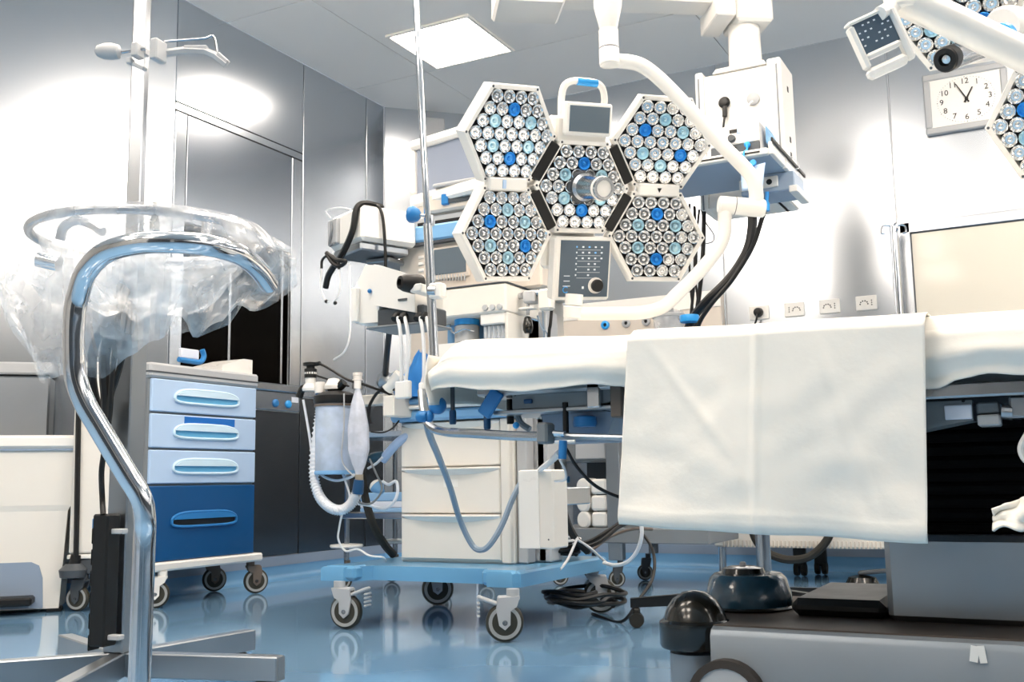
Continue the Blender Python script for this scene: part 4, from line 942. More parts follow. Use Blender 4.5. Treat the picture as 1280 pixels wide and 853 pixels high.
# low cream trolley near the back wall
wy = 5.12; W_ = lambda px, py: at(px, py, y=wy)
lt = thing('low_trolley', 'low cream trolley with ribbed lower edge and chrome legs', 'trolley', (-.9, 5.1, 0))
xa, xb = W_(893, 684).x, W_(1140, 692).x; zb = W_(900, 684).z
MB().bb(xa, xb, wy, wy+.45, zb, .52, .008).build('cabinet_body', 'cream', lt)
rb = MB()
for i in range(46):
    x = xa+.05+(xb-xa-.07)*i/45; rb.bb(x-.004, x+.004, wy-.006, wy+.004, zb, zb+.035, .001)
rb.build('ribbed_edge', 'panel_beige', lt)
for x in (xa+.03, xb-.03):
    for y in (wy+.03, wy+.42):
        if x < xb-.1 and y > wy+.1: continue
        MB().cyl((x, y, .0), (x, y, zb), .020, n=12).build('leg', 'chrome', lt)
for px, yy in ((1000, 5.42), (1026, 5.53)):
    p = at(px, 700, y=yy)
    for s_ in (-1, 1): MB().lathe([(.001, -.012), (.03, -.012), (.034, 0), (.03, .012), (.001, .012)], (p.x+s_*.018, yy, .034), X, 18).build('twin_wheel', 'rubber', lt)
    MB().bb(p.x-.03, p.x+.03, yy-.02, yy+.02, .045, zb+.01, .006).build('wheel_yoke', 'black', lt)
hl = [at(px, py, y=5.06) for px, py in ((948, 600), (940, 640), (942, 668), (955, 688), (975, 698), (993, 700), (1012, 696), (1029, 682), (1038, 664), (1040, 630), (1036, 600))]
cable('hanging_hose', 'thick black hose loop hanging in front of cream trolley', hl, .020, 'rubber', 10, cat='hose')
pp = at(1078, 716, z=.0); pp = V((-1.0, 5.45, 0)); p2 = at(1077, 710, y=5.02); pp = V((p2.x, 5.02, 0))
f2 = thing('floor_pedal', 'small black foot switch on the floor near back wall', 'pedal', pp)
MB().lathe([(.07, 0), (.075, .012), (.06, .04), (.03, .048), (.001, .05)], pp, Z, 22).build('pedal_body', 'black_gloss', f2)
MB().box(pp+V((.05, 0, .065)), (.13, .06, .018), Matrix.Rotation(-.1, 3, 'Y'), .006).build('treadle', 'dark_grey', f2)

#@@PART3@@
# ================================================================== SURGICAL LAMPS
LS, LR_, LT = .14907, .13126, .2236
lens_src = {}
def lens_mesh(m):
    if m not in lens_src:
        b = MB().lathe([(.0172, -.004), (.0178, .001), (.0160, .003), (.0125, -.002), (.0075, -.009), (.0062, -.003), (.0045, -.0005), (.0006, .0005)], (0, 0, 0), Z, 12)
        o = b.build('lens', m, None, smooth=True, angle=12); lens_src[m] = o.data; bpy.data.objects.remove(o)
    return lens_src[m]
def surgical_lamp(root, C, R1, U1, N, heads, blue_phase=0, handle=True):
    """hexagonal heads carrying rows of lenses; heads = list of (i, j) cells around the centre"""
    made = {}
    for (i, j) in heads:
        off = V((i*1.5*LS, j*.866*LS, 0)); t = LT if (i or j) else 0.
        if i or j:
            e2 = off.normalized(); e = R1*e2.x+U1*e2.y
            rot = lambda l: l+e*(l.dot(e))*(math.cos(t)-1)+N*(l.dot(e))*math.sin(t)
            hc = C+R1*off.x+U1*off.y+N*(LS*.866*math.sin(t)*.9); hr, hu = rot(R1), rot(U1); hn = hr.cross(hu)
        else: hc, hr, hu, hn = C.copy(), R1, U1, N
        ang = [math.radians(60*k) for k in range(6)]
        def ring(r, z): return [hc+hr*(r*math.cos(a))+hu*(r*math.sin(a))+hn*z for a in ang]
        m = MB(); loops = [(LR_-.004, -.016), (LR_-.002, 0), (LR_+.010, .001), (LR_+.013, -.003), (LR_+.013, -.040), (LR_-.02, -.062), (.04, -.066)]
        vs = []
        for r, z in loops: vs += ring(r, z)
        fs = [(l*6+k, l*6+(k+1) % 6, (l+1)*6+(k+1) % 6, (l+1)*6+k) for l in range(len(loops)-1) for k in range(6)]+[tuple((len(loops)-1)*6+k for k in range(6))]
        m.add(vs, fs); hd = m.build('lamp_head', 'warm_white', root, smooth=False)
        m = MB(); m.add(ring(LR_-.003, -.015)+ring(LR_-.003, -.019), [tuple(range(6)), tuple(range(11, 5, -1))]+[(k, (k+1) % 6, 6+(k+1) % 6, 6+k) for k in range(6)]); m.build('lens_plate', 'lens_plate', hd, smooth=False)
        for a in ang: MB().lathe([(.0035, 0), (.0025, .0012)], hc+hr*((LR_+.004)*math.cos(a))+hu*((LR_+.004)*math.sin(a))+hn*.0008, hn, 8).build('screw', 'dark_grey', hd)
        a_ = .0362; Mr = Matrix((hr, hu, hn)).transposed(); org = root.location+hd.location
        for q in range(-3, 4):
            for p in range(-3, 4):
                if abs(p+q) > 3: continue
                x, y = a_*(p+q/2), a_*.866*q
                if not (i or j) and handle and math.hypot(x, y) < .02: continue
                d2 = p*p+q*q+p*q; k = (p-q) % 3
                mm = 'lens_clear'
                if d2 == 3: mm = 'lens_blue' if (p, q) in (((1, -2), (-1, 2)) if (i+j+blue_phase) % 4 == 0 else ((2, -1), (-2, 1))) else 'lens_pale'
                o = bpy.data.objects.new('lens', lens_mesh(mm)); COL.objects.link(o); o.parent = hd
                Mx = Mr.to_4x4(); Mx.translation = hc+hr*x+hu*y+hn*(-.006)-org; o.matrix_local = Mx
        made[(i, j)] = (hc, hr, hu, hn)
    return made
C = V((-1.099, 2.494, 1.290)); R1 = V((.6509, .7572, .0545)).normalized(); N = V((.7348, -.6104, -.2958)).normalized(); N = (N-R1*N.dot(R1)).normalized(); U1 = N.cross(R1)
lm = thing('surgical_lamp', 'five-headed surgical lamp with blue and clear lenses above table', 'lamp', C)
hd = surgical_lamp(lm, C, R1, U1, N, [(0, 0), (-1, 1), (1, 1), (-1, -1), (1, -1)])
LP = lambda x, y, z: C+R1*x+U1*y+N*z
Rl = Matrix((R1, U1, N)).transposed()
# carrier behind the heads and bridges between them
MB().box(LP(0, 0, -.075), (.40, .10, .03), Rl, .01).box(LP(0, -.02, -.075), (.16, .42, .03), Rl, .01).build('carrier', 'warm_white', lm)
for i in (-1, 1):
    a, b = hd[(i, 1)], hd[(i, -1)]; m_ = (a[0]+b[0])/2; n_ = (a[3]+b[3]).normalized(); u_ = (R1-n_*R1.dot(n_)).normalized(); v_ = n_.cross(u_)
    Rb = Matrix((u_, v_, n_)).transposed()
    br = MB().box(m_-n_*.016, (.118, .034, .03), Rb, .004).build('bridge', 'warm_white', lm)
    if i < 0: MB().box(m_-u_*.015+n_*.0, (.010, .022, .003), Rb).build('bridge_mark', 'blue_pale', br)
    else: MB().prism([(-.006, .005), (.006, .005), (0, -.007)], m_+n_*-.001, u_, v_, n_, .002).build('bridge_arrow', 'black', br, smooth=False)
    for j in (-1, 1):
        h = hd[(i, j)]; e = (h[0]-C); e = (e-N*e.dot(N)).normalized(); t_ = N.cross(e); mid = C+e*(LS*.866+.001)-N*.012
        Rg = Matrix((t_, e, N)).transposed()
        MB().box(mid, (.112, .030, .03), Rg, .003).build('black_gasket', 'black', lm)
# sterile handle in the centre
hb = MB().lathe([(.046, 0), (.046, .014), (.040, .018)], LP(0, 0, -.012), N, 28).build('handle_collar', 'dark_grey', lm)
MB().lathe([(.038, 0), (.038, .012), (.031, .02), (.030, .095), (.031, .125), (.029, .130), (.022, .130), (.020, .100), (.001, .100)], LP(0, 0, .004), N, 30).build('handle_tube', 'steel', lm)
MB().lathe([(.0195, 0), (.016, .004), (.001, .006)], LP(0, 0, .106), N, 20).build('camera_glass', 'lens_plate', lm)
MB().lathe([(.0305, 0), (.033, .008), (.0305, .016)], LP(0, 0, .112), N, 28).build('handle_ring', 'warm_white', lm)
# lower control panel
pcx, pcy = .012, -.222
cp = MB().box(LP(pcx, pcy, -.018), (.172, .175, .046), Rl, .006).build('control_box', 'warm_white', lm)
MB().box(LP(pcx+.004, pcy, .0055), (.148, .155, .002), Rl).build('control_keypad', 'keypad', cp)
gl, gb = MB(), MB()
for r_ in range(6):
    for c_ in range(5):
        if (r_, c_) in ((3, 4), (4, 4), (5, 1), (5, 3), (5, 4), (3, 1), (4, 1)): continue
        x, y = pcx-.022+.019*c_, pcy+.060-.0155*r_
        (gb if (r_ == 0 and c_ in (0, 2)) or (r_, c_) == (1, 3) else gl).box(LP(x, y, .0068), (.006 if c_ else .004, .0045, .0006), Rl)
    gl.box(LP(pcx+.016, pcy+.052-.0155*r_, .0068), (.07, .0008, .0005), Rl)
for y in (-.02, -.034, -.048): gl.box(LP(pcx-.048, pcy+y, .0068), (.018 if y > -.04 else .022, .0022, .0006), Rl)
gl.box(LP(pcx+.002, pcy-.052, .0068), (.006, .007, .0006), Rl)
gl.build('control_marks', 'glyph', cp, smooth=False); gb.build('blue_marks', 'glyph_blue', cp, smooth=False)
MB().tube([LP(pcx-.050+.008*math.cos(a), pcy-.058+.008*math.sin(a), .0068) for a in [math.radians(40+28*k) for k in range(11)]], .0013, 6).build('arc_mark', 'blue_bright', cp)
MB().lathe([(.0225, 0), (.0225, .003), (.017, .003)], LP(pcx+.040, pcy-.046, .0066), N, 24).build('dial_ring', 'warm_white', cp)
MB().lathe([(.0175, 0), (.0175, .010), (.015, .013), (.001, .013)], LP(pcx+.043, pcy-.046, .0068), N, 22).build('dial', 'black', cp)
# upper bracket with display and carrying handle
MB().box(LP(-.010, .150, -.02), (.150, .070, .040), Rl, .006).build('display_bracket', 'cream', lm)
db = MB().box(LP(.002, .180, -.002), (.140, .088, .030), Rl, .005).build('display_box', 'warm_white', lm)
MB().box(LP(.004, .180, .0135), (.118, .068, .002), Rl).build('display_glass', 'screen', db)
MB().tube(spline([LP(-.058, .15, -.03), LP(-.062, .24, -.03), LP(-.046, .275, -.03), LP(0, .282, -.03), LP(.050, .275, -.03), LP(.066, .24, -.03), LP(.060, .20, -.03)], 6), .0095, 10).build('grab_handle', 'warm_white', lm)
MB().tube([LP(-.02, .2805, -.028), LP(.04, .2785, -.028)], .0103, 10).build('grip_band', 'blue_bright', lm)
# suspension: lower joint, yoke, elbow, arm, ceiling drop
d0 = 2.76
T = lambda px, py, d=d0: at(px, py, d=d)
MB().cyl(T(716, 398), T(717, 383), .026, n=20, bev=.003).cyl(T(717, 382), T(718, 368), .024, n=20).build('lower_joint', 'warm_white', lm)
MB().tube(spline([T(722, 392), T(760, 392), T(800, 391), T(828, 384), T(846, 368), T(874, 340), T(897, 312), T(905, 294), T(906, 278), T(906, 262)], 8), .0185, 14).build('yoke_tube', 'warm_white', lm)
MB().cyl(T(898, 256), T(956, 261), .0245, n=22, bev=.004).build('elbow_joint', 'warm_white', lm)
MB().cyl(T(918.2, 257.6), T(919, 257.7), .0251, n=22).build('joint_seam', 'dark_grey', lm)
MB().tube(spline([T(945, 259), T(945, 240), T(940, 222), T(926, 205), T(902, 181), T(874, 150), T(846, 120), T(825, 99), T(806, 84), T(790, 78), T(768, 76)], 8), .0195, 14).build('spring_arm', 'warm_white', lm)
a, b = T(762, 82, 2.74), T(758, 40, 2.74)
dz = (T(755, 20, 2.74)-T(762, 82, 2.74)).normalized()
dr_ = V((a.x, a.y, 0))
MB().lathe([(.024, 0), (.027, .004), (.027, .045)], a, Z, 22).build('drop_joint', 'warm_white', lm)
MB().lathe([(.0265, 0), (.0265, .003)], a+Z*.045, Z, 22).build('joint_seam', 'dark_grey', lm)
MB().lathe([(.026, 0), (.026, .05), (.022, .052), (.024, .056), (.038, .12), (.040, .30), (.040, H-a.z-.055)], a+Z*.048, Z, 24).build('drop_tube', 'warm_white', lm)
MB().lathe([(.14, 0), (.14, -.03), (.06, -.06)], V((a.x, a.y, H-.006)), Z, 28).build('ceiling_rose', 'warm_white', lm)

# second lamp at the upper right
C2 = at(1195, 13, d=2.30); n2 = (RT*-.52-UP*.42-FW*.74).normalized(); r2_ = (RT-n2*RT.dot(n2)).normalized(); u2_ = n2.cross(r2_)
rl = math.radians(18); R2 = r2_*math.cos(rl)+u2_*math.sin(rl); U2 = n2.cross(R2)
l2 = thing('surgical_lamp', 'second surgical lamp with white arm at the upper right', 'lamp', C2)
hd2 = surgical_lamp(l2, C2, R2, U2, n2, [(0, 0), (.78, -2.1)], 1, True)
L2 = lambda x, y, z: C2+R2*x+U2*y+n2*z
hp0 = at(1240, 52, d=2.30); hp1 = at(1181, 75, d=2.16); hx = (hp1-hp0)
MB().lathe([(.030, 0), (.028, .05), (.026, hx.length-.03)], hp0, hx, 26).build('handle_tube', 'steel', l2)
MB().lathe([(.026, 0), (.027, .004), (.027, .026), (.024, .030), (.014, .030), (.012, .02), (.001, .02)], hp0+hx.normalized()*(hx.length-.03), hx, 26).build('handle_end', 'black', l2)
MB().lathe([(.011, 0), (.009, .006), (.001, .007)], hp0+hx.normalized()*(hx.length-.012), hx, 14).build('camera_glass', 'lens_clear', l2)
W2 = lambda px, py, d=2.05: at(px, py, d=d)
MB().tube(spline([W2(1122, -30), W2(1126, -6), W2(1145, 6), W2(1185, 24), W2(1235, 48), W2(1290, 74), W2(1340, 98)], 8), .033, 18).build('spring_arm', 'warm_white', l2)
MB().cyl(W2(1120, -40), W2(1126, 12, 2.04), .030, n=20, bev=.004).build('arm_joint', 'warm_white', l2)
MB().lathe([(.030, 0), (.030, .02), (.02, .024)], at(1254, 47, d=2.14), (RT*-.6-FW*.5-UP*.2), 22).build('blue_ring', 'blue_bright', l2)
MB().lathe([(.045, 0), (.047, .03), (.04, .05)], at(1264, 34, d=2.22), (RT*-.6-FW*.5-UP*.2), 22).build('hub', 'warm_white', l2)
# its grip panel
gp0 = [at(px, py, d=2.0) for px, py in ((1072, 30), (1118, 10), (1136, 22), (1137, 72), (1126, 80), (1086, 95), (1077, 88))]
# panel frame in its own plane
pu = (at(1119, 12, d=2.0)-at(1073, 33, d=2.0)).normalized(); pv = (at(1073, 33, d=2.0)-at(1080, 88, d=2.0)).normalized(); pn = pu.cross(pv).normalized(); pv = pn.cross(pu)
po = at(1101, 52, d=2.0)
Rp = Matrix((pu, pv, pn)).transposed()
fm = MB()
def PB(x0, x1, y0, y1): fm.box(po+pu*((x0+x1)/2)+pv*((y0+y1)/2)-pn*.012, (x1-x0, y1-y0, .030), Rp, .007)
w2, h2 = .045, .060
PB(-w2, w2-.008, h2-.008, h2); PB(-w2, w2-.008, -h2, -h2+.022); PB(-w2, -w2+.010, -h2+.022, h2-.008); PB(w2-.008, w2+.010, -h2+.004, h2-.004); PB(-w2+.008, w2-.008, -.022, -.010)
gr = fm.build('grip_panel', 'warm_white', l2)
MB().box(po+pv*.021-pn*.004, (2*w2-.016, .064, .004), Rp).build('grip_keypad', 'keypad', l2)
gm = MB()
for r_ in range(4):
    for c_ in range(6):
        if (r_*7+c_*3) % 4: gm.box(po+pu*(-.030+.012*c_)+pv*(.044-.013*r_)-pn*.0015, (.004, .003, .0008), Rp)
gm.build('grip_marks', 'glyph', l2, smooth=False)
MB().cyl(po+pu*.02+pv*(h2-.01), W2(1126, 2), .014, n=14).build('grip_stem', 'warm_white', l2)

# ================================================================== CEILING PENDANT
pd = thing('ceiling_pendant', 'white ceiling pendant column with shelf and jointed beam', 'pendant', (-1.14, 4.4, 1.6))
px0, px1, pyf, pyb, pz0, pz1 = -1.333, -.951, 4.30, 4.53, 1.67, 2.302
MB().bb(px0+.035, px1-.035, pyf+.012, pyb, pz0, pz1-.02, .006).build('column_body', 'white', pd)
for x0, x1 in ((px0, px0+.035), (px1-.06, px1)):
    MB().bb(x0, x1, pyf, pyb, pz0, pz1, .006).build('side_profile', 'warm_white', pd)
for x in (px0+.016, px1-.018): MB().bb(x-.004, x+.004, pyf-.002, pyf+.003, pz0, pz1-.03).build('rail_slot', 'mid_grey', pd)
for z in (2.19, 1.96, 1.89, 1.82): MB().bb(px1-.001, px1+.002, 4.405, 4.425, z-.012, z+.012).build('side_socket', 'black', pd)
nc = V(((px0+px1)/2+.01, 4.42, 0))
MB().lathe([(.17, 0), (.15, .025), (.10, .03)], nc+Z*(pz1-.02), Z, 4, hint=V((1, 1, 0))).build('neck_plate', 'warm_white', pd, smooth=False)
MB().lathe([(.088, 0), (.088, .02), (.074, .03), (.070, .20), (.072, .22)], nc+Z*pz1, Z, 28).build('neck', 'warm_white', pd)
zb0 = pz1+.21
bL = at(660, 15, d=4.55); bd = V((nc.x-bL.x, nc.y-bL.y, 0)); bl_ = bd.length; bd.normalize(); bq = V((-bd.y, bd.x, 0)); Rb = Matrix((bd, bq, Z)).transposed()
MB().box(nc+bd*.02+Z*(zb0+.10), (.17, .20, .20), Rb, .012).build('beam_head', 'warm_white', pd)
MB().box(nc-bd*.12+Z*(zb0+.055), (.09, .24, .09), Rb, .006).build('beam_collar', 'warm_white', pd)
MB().box(nc-bd*(bl_/2+.02)+Z*(zb0+.145), (bl_-.06, .15, .11), Rb, .010).build('beam', 'warm_white', pd)
mcn = nc-bd*bl_
MB().box(mcn+Z*(zb0+.14), (.30, .24, .20), Rb, .012).build('mount_box', 'warm_white', pd)
MB().lathe([(.10, 0), (.10, H-.006-(zb0+.24)), (.18, H-.006-(zb0+.24)+.0)], mcn+Z*(zb0+.24), Z, 26).build('ceiling_column', 'warm_white', pd)
pg = MB().lathe([(.024, 0), (.026, .012), (.018, .022), (.010, .024)], at(906, 129, y=4.31), -Y, 18).build('black_plug', 'black', pd)
MB().cyl(at(906, 133, y=4.29), at(906, 146, y=4.29), .011, n=10).build('plug_boot', 'black', pd)
MB().tube(spline([at(906, 144, y=4.29), at(905, 152, y=4.28), at(904, 160, y=4.26)], 5), .005).build('plug_cord', 'cable_black', pd)
MB().lathe([(.028, 0), (.028, .012), (.020, .018), (.001, .02)], at(942, 124, y=4.31), -Y, 18).build('white_plug', 'plastic_grey', pd)
MB().tube(spline([at(941, 126, y=4.28), at(930, 137, y=4.27), at(923, 150, y=4.26), at(920, 160, y=4.25)], 5), .004).build('white_cord', 'cable_white', pd)
# shelf
szb = 1.735
sxl, sxr = -1.44, -.915; syf = 3.84
MB().bb(sxl, sxr, syf+.02, 4.30, szb, szb+.022, .004).build('shelf_plate', 'shelf_under', pd)
MB().bb(sxl, sxr, syf, syf+.03, szb-.004, szb+.022, .004).build('shelf_front', 'warm_white', pd)
MB().bb(sxl+.02, sxr-.03, syf-.003, syf+.001, szb+.006, szb+.012).build('front_groove', 'black', pd)
for y0_, y1_ in ((3.86, 4.06), (4.08, 4.29)): MB().bb(sxr-.002, sxr+.016, y0_, y1_, szb, szb+.05, .003).build('side_rail', 'warm_white', pd)
MB().bb(sxr+.016, sxr+.024, 3.83, 4.40, szb+.040, szb+.056, .002).build('black_rail', 'black', pd)
MB().bb(-1.10, -.88, 4.12, 4.30, 1.655, 1.735, .005).build('outlet_box', 'shelf_under', pd)
for x in (-1.07, -.98): 
    o = MB().bb(x-.035, x+.035, 4.112, 4.122, 1.675, 1.722, .003).build('outlet', 'warm_white', pd)
    MB().lathe([(.012, 0), (.012, .002)], (x, 4.112, 1.698), -Y, 12).build('outlet_hole', 'black', o)
MB().bb(-.90, -.865, 4.10, 4.32, 1.64, 1.668, .003).build('lower_rail', 'warm_white', pd)
# device on the shelf
dz0 = szb+.024
e0_, e1_ = at(888, 170, y=3.92), at(950, 151, y=3.92)
dv = thing('electrosurgical_unit', 'white control unit with knob and display on pendant shelf', 'medical device', (-1.12, 4.05, dz0))
MB().bb(e0_.x, e1_.x, 3.92, 4.22, dz0+.012, e1_.z+.0, .006).build('case', 'plastic_grey', dv)
hmid = dz0+.055
MB().bb(e0_.x, e1_.x-.004, 3.912, 3.922, hmid, e1_.z-.003, .003).build('white_front', 'warm_white', dv)
MB().bb(e0_.x, e1_.x-.004, 3.914, 3.922, dz0+.014, hmid-.002, .002).build('grey_front', 'dark_grey', dv)
x_ = lambda px: at(px, 170, y=3.912).x
ztop = e1_.z
MB().bb(x_(912), x_(922), 3.909, 3.913, ztop-.034, ztop-.020).build('display', 'black', dv)
MB().lathe([(.015, 0), (.016, .006), (.013, .02), (.001, .021)], (x_(915), 3.912, ztop-.058), -Y, 18).build('knob', 'dark_grey', dv)
for px in (900, 924): MB().bb(x_(px)-.009, x_(px)+.009, 3.909, 3.913, ztop-.040, ztop-.016, .002).build('blue_buttons', 'blue_pale', dv)
MB().bb(x_(909), x_(920), 3.909, 3.913, hmid-.024, hmid-.012).build('socket_row', 'black', dv)
MB().lathe([(.012, 0), (.012, .012), (.006, .018)], (x_(934), 3.913, hmid-.012), -Y, 14).build('blue_plug', 'blue_bright', dv)
MB().tube(spline([(x_(934), 3.90, hmid-.012), (x_(934)+.003, 3.885, hmid-.04), (x_(934)+.004, 3.83, hmid-.07), (x_(934)+.004, 3.835, hmid-.12)], 5), .004).build('blue_lead', 'blue_bright', dv)
for x in (e0_.x+.03, e1_.x-.03):
    for y in (3.95, 4.19): MB().cyl((x, y, dz0), (x, y, dz0+.014), .012, n=10).build('foot', 'black', dv)
def msk(u_, v_):
    p = V((e1_.x+.012+.012*math.sin(math.pi*u_), 3.95+.20*u_, ztop-.012-.085*u_*.6-.07*v_)); return p
m1 = MB().grid(msk, 14, 8).build('face_mask', 'blue_band', fix=False, angle=180, solid=.002); tag(m1, 'pale blue pleated face mask hanging on the unit side', 'mask')
MB().tube(spline([msk(1, 0), V((-.90, 4.22, ztop-.08)), V((-.885, 4.24, ztop-.12)), msk(1, 1)], 6), .0018, 5).build('ear_loop', 'cable_white', m1)
cd0 = at(940, 220, y=3.82)
def crd(u_, v_): return V((cd0.x-.045+.085*u_+.012*(1-v_)*u_, 3.825+.01*math.sin(3*u_+v_), cd0.z+.045-.095*v_))
cdo = MB().grid(crd, 10, 8).build('hanging_card', 'blue_pale', fix=False, angle=180, solid=.002); tag(cdo, 'pale blue card hanging from the pendant shelf front', 'card')
MB().lathe([(.012, -.006), (.014, 0), (.012, .006)], V((cd0.x+.005, 3.825, cd0.z+.052)), Y, 12).build('card_clip', 'blue_bright', cdo)
# hoses and cables below the pendant
PQ = lambda px, py, y=4.33: at(px, py, y=y)
for k, (pts, r) in enumerate([([(880, 262), (879, 310), (875, 360), (868, 412), (866, 450)], .010), ([(868, 258), (870, 320), (866, 370), (862, 412), (860, 450)], .007), ([(874, 262), (868, 330), (872, 380), (865, 412)], .005), ([(862, 255), (862, 340), (866, 395), (862, 430)], .005)]):
    cable('pendant_cable', ['thickest straight black cable below the pendant', 'thin black cable hanging left below the pendant', 'thin crossing black cable below the pendant', 'leftmost thin black cable below the pendant'][k], [PQ(*p) for p in pts], r, group='black cables below the pendant')
cable('pendant_hose', 'thick black hose curving down from the pendant outlet', [PQ(940, 255, 4.2), PQ(940, 285, 4.2), PQ(933, 315, 4.2), PQ(912, 348, 4.2), PQ(885, 375, 4.2), PQ(868, 395, 4.25), PQ(860, 414, 4.25), PQ(858, 450, 4.25)], .020, 'cable_black', 10, cat='hose')
cable('pendant_hose', 'slim black hose curving beside the thick pendant hose', [PQ(958, 258, 4.12), PQ(952, 275, 4.12), PQ(940, 310, 4.12), PQ(915, 350, 4.12), PQ(888, 382, 4.12), PQ(872, 410, 4.15), PQ(868, 450, 4.15)], .010, 'cable_black', 8, cat='hose')
cable('pendant_loop', 'thin grey wire loop below the pendant', [PQ(876, 262), PQ(882, 278), PQ(892, 293), PQ(891, 302), PQ(880, 305), PQ(872, 304)], .003, 'mid_grey')
for px, yy in ((958, 4.11),): tag(MB().cyl(PQ(px, 262, yy), PQ(px+1, 240, yy), .008, n=10).cyl(PQ(px, 264, yy), PQ(px, 254, yy), .014, n=12).build('blue_hose_end', 'blue_bright'), 'bright blue hose end under the pendant outlet box', 'connector')
ct_ = PQ(862, 403, 4.21); tag(MB().lathe([(.040, 0), (.042, .006), (.042, .024), (.040, .03)], ct_, Z, 18).build('hose_band', 'blue_bright'), 'bright blue band around the black hose bundle', 'band')

# ================================================================== BLUE DRAWER CART
kx, ky0, ky1 = -3.40, 3.130, 3.772
kc = thing('drawer_cart', 'grey cart with three pale and one dark blue drawer', 'cart', (-3.57, 3.45, 0))
kb_ = kx-.335
MB().bb(kb_, kx-.006, ky0-.005, ky1+.003, .195, .985, .006).build('carcass', 'mid_grey', kc)
MB().bb(kb_, kx+.012, ky0-.015, ky1+.015, .965, 1.030, .010).build('top_tray', 'plastic_grey', kc)
MB().bb(kb_, kx+.014, ky0-.017, ky1+.017, .988, .994).build('tray_groove', 'dark_grey', kc)
MB().prism([(0, 0), (.20, 0), (.20, .035), (.06, .075), (0, .075)], V((kx-.03, ky1+.012, 1.028)), -Y, Z, -X, .20).build('tray_lip', 'warm_white', kc, smooth=False)
MB().bb(kb_-.0, kx+.03, ky0-.01, ky1+.045, .150, .188, .008).build('chassis', 'white', kc)
for z0, z1, m, hm in ((.822, .962, 'blue_pale', 'handle_pale'), (.668, .812, 'blue_pale', 'handle_pale'), (.516, .658, 'blue_pale', 'handle_pale'), (.190, .506, 'blue_dark', 'blue_knob')):
    dd = MB().bb(kx-.008, kx+.010, ky0, ky1, z0, z1, .004).build('drawer', m, kc)
    zc = (z0+z1)/2-.006-(.0 if m == 'blue_pale' else -.01); yc = (ky0+ky1)/2; hw = .195
    rg_ = []
    for k in range(40):
        a = 2*math.pi*k/40; cx_ = math.cos(a); sy_ = math.sin(a)
        rg_.append((hw*math.copysign(abs(cx_)**.45, cx_), (.028 if sy_ > 0 else .022)*math.copysign(abs(sy_)**.6, sy_)+(.012*(1-cx_*cx_) if sy_ > 0 else 0)))
    P_ = [V((kx+.014, yc+p, zc+q)) for p, q in rg_]
    MB().tube(P_, .006, 8, closed=True).build('pull_rim', hm, dd)
    MB().prism([(p*.97, q*.85) for p, q in rg_], (kx+.009, yc, zc), Y, Z, X, .003).build('pull_recess', 'handle_in' if m == 'blue_pale' else 'dark_gap', dd, smooth=False)
    MB().prism([(p*.97, max(q*.9, .010)) for p, q in rg_ if q > -.002], (kx+.011, yc, zc), Y, Z, X, .012).build('pull_hood', hm, dd, smooth=False)
    if abs(z0-.668) < .01: MB().bb(kx+.010, kx+.012, yc-.135, yc+.175, z1-.040, z1-.006).build('label_strip', 'blue_label', dd, smooth=False)
for p, m in (((-3.40, 3.80), 'brown'), ((-3.40, 3.19), 'white'), ((-3.66, 3.80), 'brown'), ((-3.66, 3.19), 'brown')): caster(kc, (*p, 0), .058, .152, -2.2 if p[1] > 3.5 else .75, False, m)
cu_ = thing('blue_cuff', 'rolled blue cuff with white label on the cart top', 'cuff', (-3.46, 3.42, 1.03))
c0 = at(240, 452, x=-3.45); c0.z = max(c0.z, 1.036)
MB().tube(spline([c0+V((0, -.08, .002)), c0+V((0, -.02, .0)), c0+V((0, .05, .002)), c0+V((0, .072, .03)), c0+V((0, .06, .06))], 6), .012, 8).build('cuff_edge', 'blue_knob', cu_)
MB().box(c0+V((-.02, 0, .035)), (.02, .11, .045), None, .004).build('cuff_label', 'paper', cu_)

# ================================================================== BINS ON THE LEFT
s2 = math.sqrt(.5); DG = V((s2, s2, 0)); NG = V((s2, -s2, 0)); PLN = lambda k: (1, -1, k)
Rd = Matrix((DG, -NG, Z)).transposed()
bc0 = V((-3.70, 2.957, 0))
bn = thing('pedal_bin', 'cream pedal bin with white lid at the left edge', 'bin', bc0-DG*.2-NG*.18)
def bring(z, w0, w1, d0_, d1_): return [bc0+DG*w1-NG*d0_+Z*z, bc0+DG*w1-NG*d1_+Z*z, bc0+DG*w0-NG*d1_+Z*z, bc0+DG*w0-NG*d0_+Z*z]
lv = [(.015, -.56, .0, 0, .22), (.41, -.575, .020, -.008, .23), (.435, -.585, .034, -.014, .235), (.66, -.595, .046, -.02, .24)]
vs = []
for z, a_, b_, c_, d_ in lv: vs += bring(z, a_, b_, c_, d_)
fs = [tuple(range(4)), tuple(range(12, 16))]+[(l*4+k, l*4+(k+1) % 4, (l+1)*4+(k+1) % 4, (l+1)*4+k) for l in range(3) for k in range(4)]
MB().add(vs, fs).build('bin_body', 'cream', bn, smooth=False)
MB().box(bc0-DG*.275-NG*.11+Z*.695, (.67, .29, .056), Rd, .012).build('lid', 'warm_white', bn)
MB().box(bc0-DG*.275-NG*.11+Z*.664, (.655, .28, .008), Rd).build('liner_edge', 'skirting_grey', bn)
al = [(-.14, 0), (.14, 0), (.135, .12), (.12, .17), (.09, .185), (-.09, .185), (-.12, .17), (-.135, .12)]
MB().prism(al, bc0-DG*.20+Z*.02-NG*.02, DG, Z, NG, .028).build('pedal_niche', 'skirting_grey', bn, smooth=False)
MB().box(bc0-DG*.22+NG*.05+Z*.055, (.26, .11, .035), Rd, .008).build('pedal', 'black', bn)
